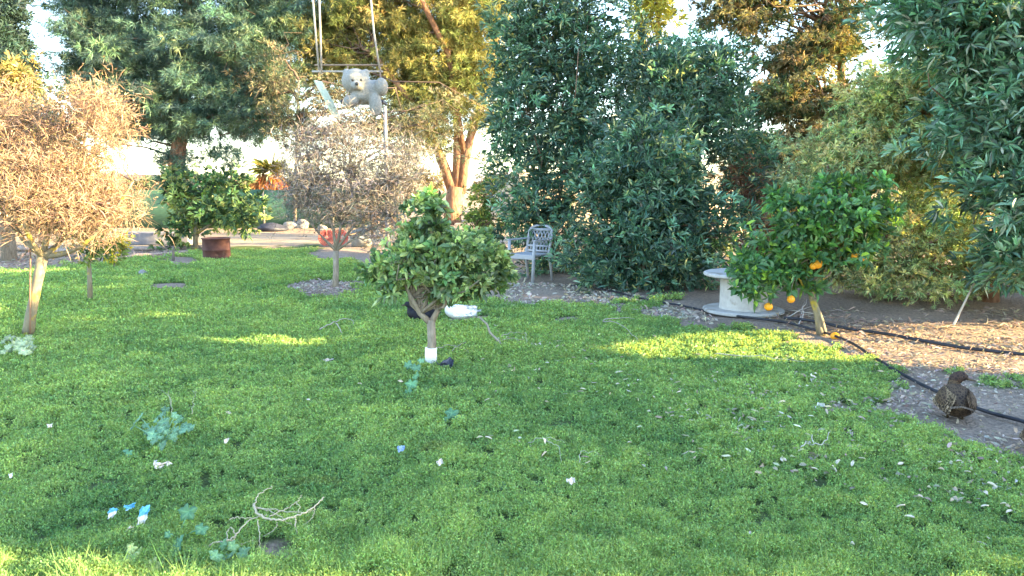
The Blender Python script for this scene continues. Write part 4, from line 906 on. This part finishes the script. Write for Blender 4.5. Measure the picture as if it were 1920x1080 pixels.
# scraps, each a crumpled sheet with thickness
def scrap(name, px, py, w_, h_, label, mat, z=.04, rot=0., tiltx=.5, lift=0., cat='litter', seed=1, lean=.02):
    c = gp(px, py, z); d = c[1]; W = w_ / F * d; H = h_ / F * d
    r = np.random.default_rng(seed); n = 9; U, Vv = np.meshgrid(np.linspace(-.5, .5, n), np.linspace(-.5, .5, n))
    edge = (1 - .45 * r.random((n, n)) * (np.maximum(abs(U), abs(Vv)) > .3)) * (.55 + .45 * (Vv + .5))
    P = np.stack([U * W * edge, Vv * H * .3 * edge, Vv * H * edge + r.normal(0, .09 * W, (n, n))], -1); P[..., 1] += r.normal(0, .16 * W, (n, n)) + .2 * W * np.sin(U * 6)
    ca, sa = math.cos(rot), math.sin(rot); X_ = P[..., 0] * ca - P[..., 2] * sa; Z_ = P[..., 0] * sa + P[..., 2] * ca; P[..., 0] = X_; P[..., 2] = Z_
    g = G(); g.grid(P + c, (1, 1, 1)); o = g.build(name, mat, None, True)
    o.modifiers.new('solid', 'SOLIDIFY').thickness = .002; ss = o.modifiers.new('sub', 'SUBSURF'); ss.levels = 1; ss.render_levels = 1
    V = np.array([v.co[:] for v in o.data.vertices]) - c
    for v, q in zip(o.data.vertices, V): v.co = tuple(q)
    o.location = tuple(c); tag(o, label, cat); return o
PW = surf('paper_white', (.66, .62, .60), (.78, .75, .73), 20, .8, .2, .002); PP = surf('paper_tan', (.55, .47, .42), (.72, .64, .58), 14, .8, .3, .002)
PB = surf('paper_blue', (.75, .73, .72), (.80, .78, .78), 14, .5, .2, .002)
def bluewhite(name, zc):
    m = bpy.data.materials.new(name); m.use_nodes = True; n = m.node_tree; L = n.links; p = n.nodes['Principled BSDF']; p.inputs['Roughness'].default_value = .5
    tc = n.nodes.new('ShaderNodeTexCoord'); sx = n.nodes.new('ShaderNodeSeparateXYZ'); no = n.nodes.new('ShaderNodeTexNoise'); no.inputs['Scale'].default_value = 30
    ma = n.nodes.new('ShaderNodeMath'); ma.operation = 'MULTIPLY_ADD'; ma.inputs[1].default_value = .02; cr = n.nodes.new('ShaderNodeValToRGB')
    cr.color_ramp.elements[0].position = 0; cr.color_ramp.elements[0].color = (.76, .70, .70, 1); e = cr.color_ramp.elements[1]; e.position = .52; e.color = (.10, .38, .58, 1)
    e = cr.color_ramp.elements.new(.48); e.color = (.76, .70, .70, 1)
    m2 = n.nodes.new('ShaderNodeMath'); m2.operation = 'MULTIPLY_ADD'; m2.inputs[1].default_value = 10; m2.inputs[2].default_value = .5 - zc * 10
    L.new(tc.outputs['Object'], sx.inputs[0]); L.new(no.outputs[0], ma.inputs[0]); L.new(sx.outputs[2], ma.inputs[2]); L.new(ma.outputs[0], m2.inputs[0]); L.new(m2.outputs[0], cr.inputs[0]); L.new(cr.outputs[0], p.inputs['Base Color'])
    return m
scrap('torn_wrapper', 267, 972, 24, 56, 'torn white and blue wrapper standing upright in the grass at lower left', bluewhite('wrapper_a', .022), z=.06, rot=-.25, seed=3)
scrap('torn_wrapper', 209, 964, 20, 28, 'small crumpled white and blue wrapper piece left of the upright one', bluewhite('wrapper_b', .018), z=.05, rot=-.3, seed=4)
scrap('torn_wrapper', 243, 950, 28, 10, 'thin torn wrapper strip between the two larger pieces', bluewhite('wrapper_c', .0), z=.06, rot=.1, seed=5)
scrap('torn_wrapper', 243, 993, 16, 18, 'pale curled wrapper corner below the torn strip', PP, z=.05, rot=-.8, seed=6)
scrap('paper_scrap', 303, 872, 42, 20, 'crumpled pinkish white paper scrap below the blue-green clump', PP, z=.05, rot=-.3, seed=7)
scrap('foil_scrap', 751, 843, 20, 16, 'small crumpled blue foil piece in the middle of the lawn', surf('foil_blue', (.16, .26, .48), (.35, .45, .65), 18, .35), z=.05, rot=-.2, seed=8)
scrap('paper_scrap', 826, 868, 18, 18, 'beige curled scrap right of the blue foil piece', PP, z=.05, rot=.6, seed=9)
scrap('paper_scrap', 1533, 766, 36, 20, 'flat whitish scrap on the bare patch left of the brown duck', PW, z=.04, rot=0, seed=10)
scrap('plastic_scrap', 836, 688, 40, 26, 'dark crumpled plastic at the right foot of the trunk wrap', surf('dark_plastic', (.02, .025, .04), (.10, .11, .15), 20, .4), z=.03, rot=.1, seed=11)
scrap('paper_scrap', 424, 827, 13, 12, 'tiny white scrap right of the blue-green clump', PP, z=.05, seed=12)
scrap('paper_scrap', 93, 799, 12, 9, 'tiny beige scrap at far left of the lawn', PP, z=.05, seed=13)
scrap('paper_scrap', 20, 893, 9, 13, 'small white scrap at the left edge', PW, z=.05, rot=.3, seed=14)
scrap('paper_scrap', 1072, 903, 22, 16, 'pale frayed scrap beside the curled stalk in front', PP, z=.05, rot=.4, seed=15)
scrap('paper_scrap', 615, 676, 26, 8, 'pale flat scrap left of the trunk wrap', PP, z=.03, rot=-.1, seed=16)
scrap('paper_scrap', 1005, 648, 26, 8, 'beige scrap on the lawn by the bent branch', PP, z=.03, rot=-.1, seed=17)
# larger fallen leaves on the lawn, one object each
ML = surf('dead_leaf', (.50, .42, .32), (.68, .60, .48), 30, .8, .3, .001)
me_leaf = None
r = np.random.default_rng(5)
spots = [(1610, 795), (1700, 838), (1720, 846), (1768, 830), (1690, 870), (1680, 770), (1620, 860), (1600, 870), (1560, 880), (1570, 868), (1525, 880), (1470, 862), (1375, 785), (1385, 805), (1850, 925), (1885, 945), (1895, 960), (1845, 950), (1860, 910), (1815, 885), (1800, 865), (1755, 868), (1870, 865), (1692, 950), (1700, 970), (1410, 1000), (1850, 1010), (1835, 1020), (1620, 945), (1600, 1020), (1470, 862),
         (1300, 790), (1290, 770), (1180, 830), (913, 822), (1120, 735), (1010, 730), (1085, 730), (1155, 720), (1220, 745), (1262, 780), (432, 775), (745, 715), (675, 720), (905, 750), (575, 750), (1345, 715), (1500, 725), (1530, 700), (1410, 730)]
USED = set(); LMK = [('brown duck', 1790, 786), ('flat whitish scrap', 1533, 766), ('pale dry stalk', 1530, 850), ('white trunk wrap', 808, 684), ('blue foil piece', 751, 843), ('beige curled scrap', 826, 868), ('curled dry stalk', 1045, 860), ('orange tree foot', 1540, 630), ('small blue-green weed', 848, 780), ('pale frayed scrap', 1072, 903), ('bottom right corner', 1900, 1070), ('large blue-green clump', 305, 820), ('long straight twig', 1430, 682), ('brown duck at the edge', 1915, 852)]
leafo = None
for i, (x, y) in enumerate(spots):
    c = gp(x + r.normal(0, 3), y, .045)
    if leafo is None:
        L_, W_ = .038, .017; n = 8; tt = np.linspace(0, 1, n); wv = W_ * np.sin(tt * np.pi) ** .7 * (1 - .3 * tt)
        P = np.stack([np.stack([(tt - .5) * L_, s_ * wv * .5, .006 * abs(s_) + .003 * np.sin(tt * 3)], 1) for s_ in (-1, -.5, 0, .5, 1)])
        g = G(); g.grid(P, (1, 1, 1)); leafo = g.build('fallen_leaf', ML, None, True); leafo.modifiers.new('solid', 'SOLIDIFY').thickness = .001; o = leafo
    else:
        o = leafo.copy(); COL.objects.link(o)
    o.location = tuple(c); o.rotation_euler = (r.normal(.35, .4), r.normal(0, .4), r.random() * 6.28); s_ = r.uniform(.7, 1.25); o.scale = (s_, s_, s_)
    best = None
    for nm, lx, ly in LMK:
        q = gp(lx, ly); dx, dy = c[0] - q[0], c[1] - q[1]; dd = math.hypot(dx, dy)
        rel = ('right of' if dx > 0 else 'left of') if abs(dx) > abs(dy) else ('behind' if dy > 0 else 'in front of')
        for lim, wd in ((.35, 'close'), (.7, 'a step'), (1.2, 'well'), (9, 'far')):
            if dd < lim: break
        tx = 'pale dry leaf on the lawn, %s %s the %s' % (wd, rel, nm)
        sc_ = dd + (10 if tx in USED else 0)
        if best is None or sc_ < best[0]: best = (sc_, tx)
    USED.add(best[1])
    tag(o, best[1], 'leaf', 'fallen leaves scattered on the lawn')

# background things ---------------------------------------------------
def fence():
    y = 27.; x0 = -19.; x1 = -4.; H = 1.42
    t = empty('screen_fence', ((x0 + x1) / 2, y, 0), 'dark green screen fence along the far side of the track at left', 'fence')
    mg = surf('green_net', (.035, .085, .055), (.06, .13, .08), 5, .8, .3, .01, stretch=(1, 1, 8))
    c = np.array(t.location)
    n = int((x1 - x0) / 2.5)
    for i in range(n + 1):
        g = G(); x = x0 + i * 2.5; g.tube([(x, y - .05, 0), (x, y - .05, H + .05)], .035, 6, (.2, .2, .2)); g.build('post', M_BARK, t)
    bm = bmesh.new(); xs = np.linspace(x0, x1, 60)
    vs = [[bm.verts.new((x - c[0], .02 * math.sin(x * 3) + d, z - (.04 * (math.sin(x * 1.3)) if z > 1 else 0))) for x in xs] for d, z in ((0, .02), (0, H), (.03, H), (.03, .02))]
    for a in range(4):
        for i in range(59): bm.faces.new((vs[a][i], vs[a][i + 1], vs[(a + 1) % 4][i + 1], vs[(a + 1) % 4][i]))
    bmobj('netting', bm, mg, t)
fence()
def house():
    t = empty('farm_building', (-32.5, 62, 0), 'low cream farm building with a dark flat roof beyond the fence', 'building')
    bm = bmesh.new(); box(bm, (0, 0, 1.1), (9, 6, 2.2)); bmobj('wall', bm, surf('cream', (.55, .47, .38), (.64, .56, .46), 2, .9), t, bevel=.02)
    bm = bmesh.new(); box(bm, (0, 0, 2.33), (9.6, 6.6, .26)); bmobj('roof', bm, surf('roof_dark', (.16, .13, .13), (.22, .18, .18), 2, .9), t, bevel=.02)
    for x in (-2.5, 0.4, 3.2):
        bm = bmesh.new(); box(bm, (x, -3.02, 1.3), (.9, .06, .9)); bmobj('window', bm, surf('glass', (.05, .06, .08), (.08, .09, .11), 2, .2), t)
house()
# red corrugated pipe coils
mred = surf('red_pipe', (.52, .08, .06), (.66, .16, .11), 10, .5)
for i, (x, y, lab) in enumerate(((613, 461, 'left of the two red pipe coils behind the leafless tree trunk'), (641, 461, 'right of the two red pipe coils behind the leafless tree trunk'))):
    c = gp(x, y); t = empty('pipe_coil', c, lab, 'pipe coil', 'red pipe coils standing on the track edge'); t.rotation_euler = (0, 0, .3 - i * .6)
    for k in range(5):
        th = np.linspace(0, 2 * np.pi, 33); R = .20 - .034 * k; off = (k - 2) * .03
        g = G(); g.tube(np.stack([R * np.cos(th), off + .012 * np.cos(2 * th + k), .215 + R * np.sin(th) * 1.0], 1), .017, 6, (1, 1, 1)); o = g.build('coil_turn', mred, None, True); o.parent = t
    g = G(); g.tube([(0, -.08, .03), (0, -.09, .4)], .012, 6); g.tube([(-.19, -.085, .21), (.19, -.085, .21)], .012, 6); o = g.build('strap', mred, None, True); o.parent = t
def rock(name, px, py, rx, ry, label, mat, seed, cat='rock', group=None):
    c = gp(px, py); d = c[1]; bm = bmesh.new(); bmesh.ops.create_icosphere(bm, subdivisions=3, radius=1); rr = np.random.default_rng(seed); ph = rr.random(9) * 6
    for v in bm.verts:
        q = v.co; f = 1 + .14 * math.sin(3 * q.x + ph[0]) * math.sin(2.5 * q.y + ph[1]) + .10 * math.sin(5 * q.z + ph[2] + 2 * q.x) + .05 * math.sin(9 * q.y + ph[3])
        v.co = Vector((q.x * f * rx / F * d, q.y * f * rx / F * d * .8, max(q.z * f, -.5) * ry / F * d))
    tag(bmobj(name, bm, mat, None, c + [0, 0, ry / F * d * .5], smooth=True), label, cat, group)
MR = surf('stone_pale', (.20, .18, .16), (.32, .29, .26), 6, .9, .6, .02); MG = surf('stone_grey', (.15, .155, .15), (.24, .245, .24), 6, .9, .5, .02)
rock('grey_sack', 676, 462, 20, 24, 'grey rounded sack just right of the red pipe coils', MG, 1, 'sack')
for i, (x, y, a, b_, l) in enumerate(((545, 428, 16, 9, 'leftmost pale stone of the row by the dark heap'), (566, 428, 13, 11, 'small pale stone in the row left of the leafless tree'), (584, 427, 15, 16, 'tallest pale stone of the row left of the leafless tree'), (604, 432, 10, 7, 'smallest pale stone at the right end of the row'))):
    rock('pale_stone', x, y, a, b_, l, MR, 10 + i, 'stone', 'pale stones behind the track')
rock('grey_stone', 268, 520, 9, 10, 'small grey stone standing on the lawn at left', MG, 20, 'stone')
rock('pale_stone', 240, 523, 8, 3, 'flat whitish stone beside the small grey stone', MR, 21, 'stone')
# dark heap of tarpaulin and boards beside broadleaf tree
rock('tarpaulin_heap', 508, 434, 30, 11, 'dark tarpaulin-covered heap between the broadleaf tree and the pale stones', surf('tarp', (.015, .018, .03), (.05, .05, .07), 5, .5, .5, .03), 30, 'heap')
# weathered boards and border logs at left
MBd = surf('board', (.20, .15, .13), (.36, .28, .23), 5, .9, .4, .006, stretch=(5, 1, 1))
for (x0, y0, x1, y1, r_, l) in ((250, 470, 395, 467, .05, 'long weathered log lying left of the rusty drum'), (-60, 468, 190, 478, .06, 'long reddish log along the dirt edge behind the tan tree'), (240, 484, 360, 474, .035, 'thin pale pole lying in front of the long log')):
    P = bez(gp(x0, y0) + [0, 0, r_], gp(x1, y1) + [0, 0, r_], 6, 0, .02); tag(tube_obj('border_log', P, r_, MBd, None, 8), l, 'log')
bm = bmesh.new(); c = gp(300, 458); box(bm, (0, 0, .16), (1.7, .5, .32)); tag(bmobj('planter_box', bm, surf('slate', (.14, .13, .14), (.24, .22, .22), 4, .9), None, c, bevel=.02), 'low grey box bed behind the logs left of the rusty drum', 'planter')
# low pallet in front of the bank
c = gp(885, 436); t = empty('wooden_pallet', c, 'low pale pallet lying at the foot of the big pine', 'pallet')
for k in range(2):
    bm = bmesh.new(); box(bm, (0, 0, .06 + k * .22), (1.1, .8, .04)); bmobj('deck', bm, MBd, t, bevel=.005)
for k in range(4):
    bm = bmesh.new(); box(bm, (-.48 + k * .32, 0, .17), (.08, .8, .176)); bmobj('bearer', bm, MBd, t, bevel=.005)
print('scene done', len(bpy.data.objects))
